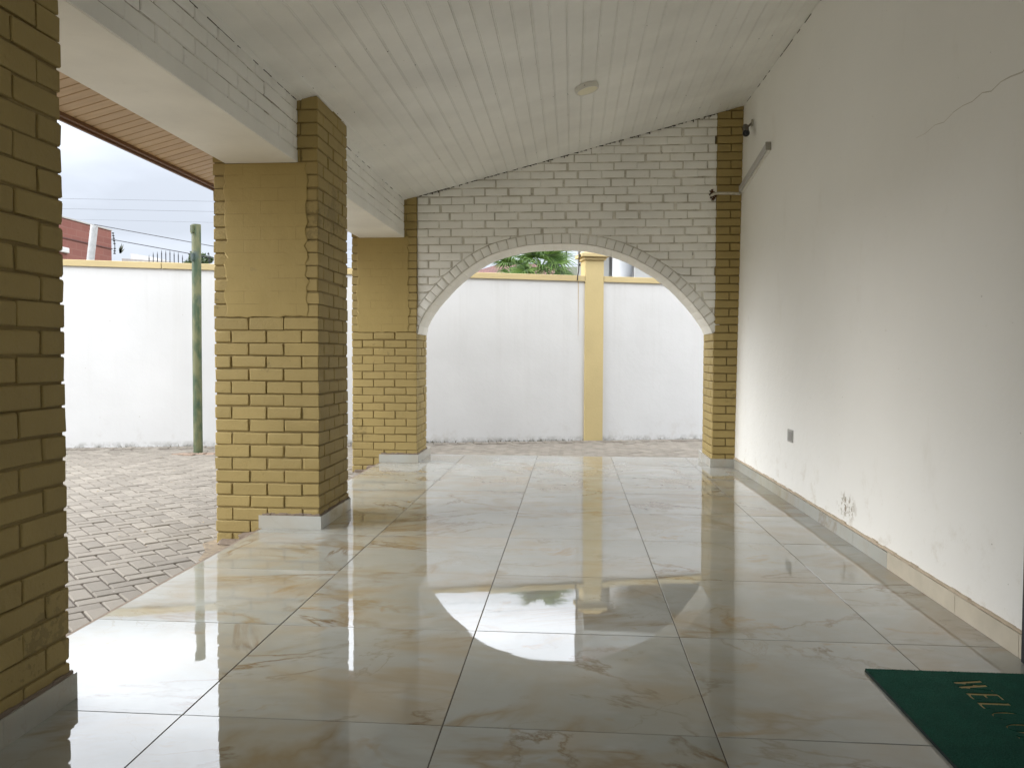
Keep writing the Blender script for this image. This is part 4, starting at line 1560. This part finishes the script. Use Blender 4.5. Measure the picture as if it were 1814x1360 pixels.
for q_ in range(8):
    mb = MB()
    p = pts_[0].lerp(pts_[1], q_ / 3) if q_ < 3 else pts_[1].lerp(pts_[3], (q_ - 2) / 5)
    mb.rbox(p.x - .035, p.x + .035, p.y - .02, p.y + .02, p.z - .02, p.z + .02, .01)
    mb.build('barb', M_DARK, t)
x_, y_ = 0, 0
p0 = pix(370, 466, 14); p1 = pix(369, 447, 14)
t = empty('fence_post', tuple(p0), 'small dark fence bracket beside the tree top and the brick pillar', 'fence bracket')
mb = MB(); mb.tube([tuple(p0 - Vector((0, 0, .2))), tuple(p0.lerp(p1, .5) + Vector((.02, 0, 0))), tuple(p1)], .008, n=6)
mb.build('rod', M_DARK, t)
for q_ in (.2, .5, .85):
    mb = MB(); p = p0.lerp(p1, q_); mb.rbox(p.x - .02, p.x + .02, p.y - .01, p.y + .01, p.z - .015, p.z + .015, .005)
    mb.build('insulator', M_DARK, t)
t = empty('spiky_plant', tuple(pix(214, 447, 24)), 'tiny spiky leaved plant standing up from the white building roof', 'plant')
mb = MB()
b0 = pix(213, 449, 24)
for k, (px, py) in enumerate(((216, 430), (219, 432), (211, 438), (221, 440), (213, 434))):
    e = pix(px, py, 24); s_ = Vector((.03, 0, 0))
    mb.add([tuple(b0 - s_), tuple(b0 + s_), tuple(b0.lerp(e, .5) + s_), tuple(e), tuple(b0.lerp(e, .5) - s_)], [(0, 1, 2, 3, 4)])
mb.build('leaf', plain('spiky_leaf', (.09, .10, .07), .6), t)

# bushy tree behind the wall
def tree(c, rx, rz_, nl, label, zg=-.16):
    t = empty('garden_tree', (c[0], c[1], zg), label, 'tree')
    mb = MB()
    mb.tube([(c[0], c[1], zg), (c[0] + .05, c[1], c[2] * .5), (c[0], c[1], c[2])], .12, n=10, taper=.05)
    for k in range(7):
        a = k * .9; e = Vector((math.cos(a) * rx * .7, math.sin(a) * rx * .6, rz_ * random.uniform(.1, .7)))
        mb.tube([(c[0], c[1], c[2] - rz_ * .6), tuple(Vector(c) + e * .5 - Vector((0, 0, rz_ * .2))), tuple(Vector(c) + e)], .035, n=6, taper=.01)
    mb.build('trunk', M_TRUNK, t, smooth=50)
    mb = MB()
    cl = [(Vector((random.uniform(-1, 1) * rx * .7, random.uniform(-1, 1) * rx * .6, random.uniform(-.6, .75) * rz_)), random.uniform(.25, .45)) for _ in range(22)]
    for k in range(nl):
        cc, rr = random.choice(cl)
        d_ = Vector((random.gauss(0, 1), random.gauss(0, 1), random.gauss(0, 1))).normalized() * (rx * rr * random.uniform(.5, 1) ** .5)
        p = Vector(c) + cc + d_
        s_ = random.uniform(.03, .06)
        a = Vector((random.gauss(0, 1), random.gauss(0, 1), random.gauss(0, .6))).normalized(); b_ = a.cross(Vector((random.gauss(0, 1), random.gauss(0, 1), random.gauss(0, 1)))).normalized()
        mb.add([tuple(p - a * s_), tuple(p + b_ * s_ * .45), tuple(p + a * s_), tuple(p - b_ * s_ * .45)], [(0, 1, 2, 3)])
    mb.build('crown', M_LEAF, t)
pc = pix(352, 466, 17)
tree((pc.x, pc.y, pc.z - .1), .36, .36, 2600, 'small bushy tree top showing above the wall behind the green post')
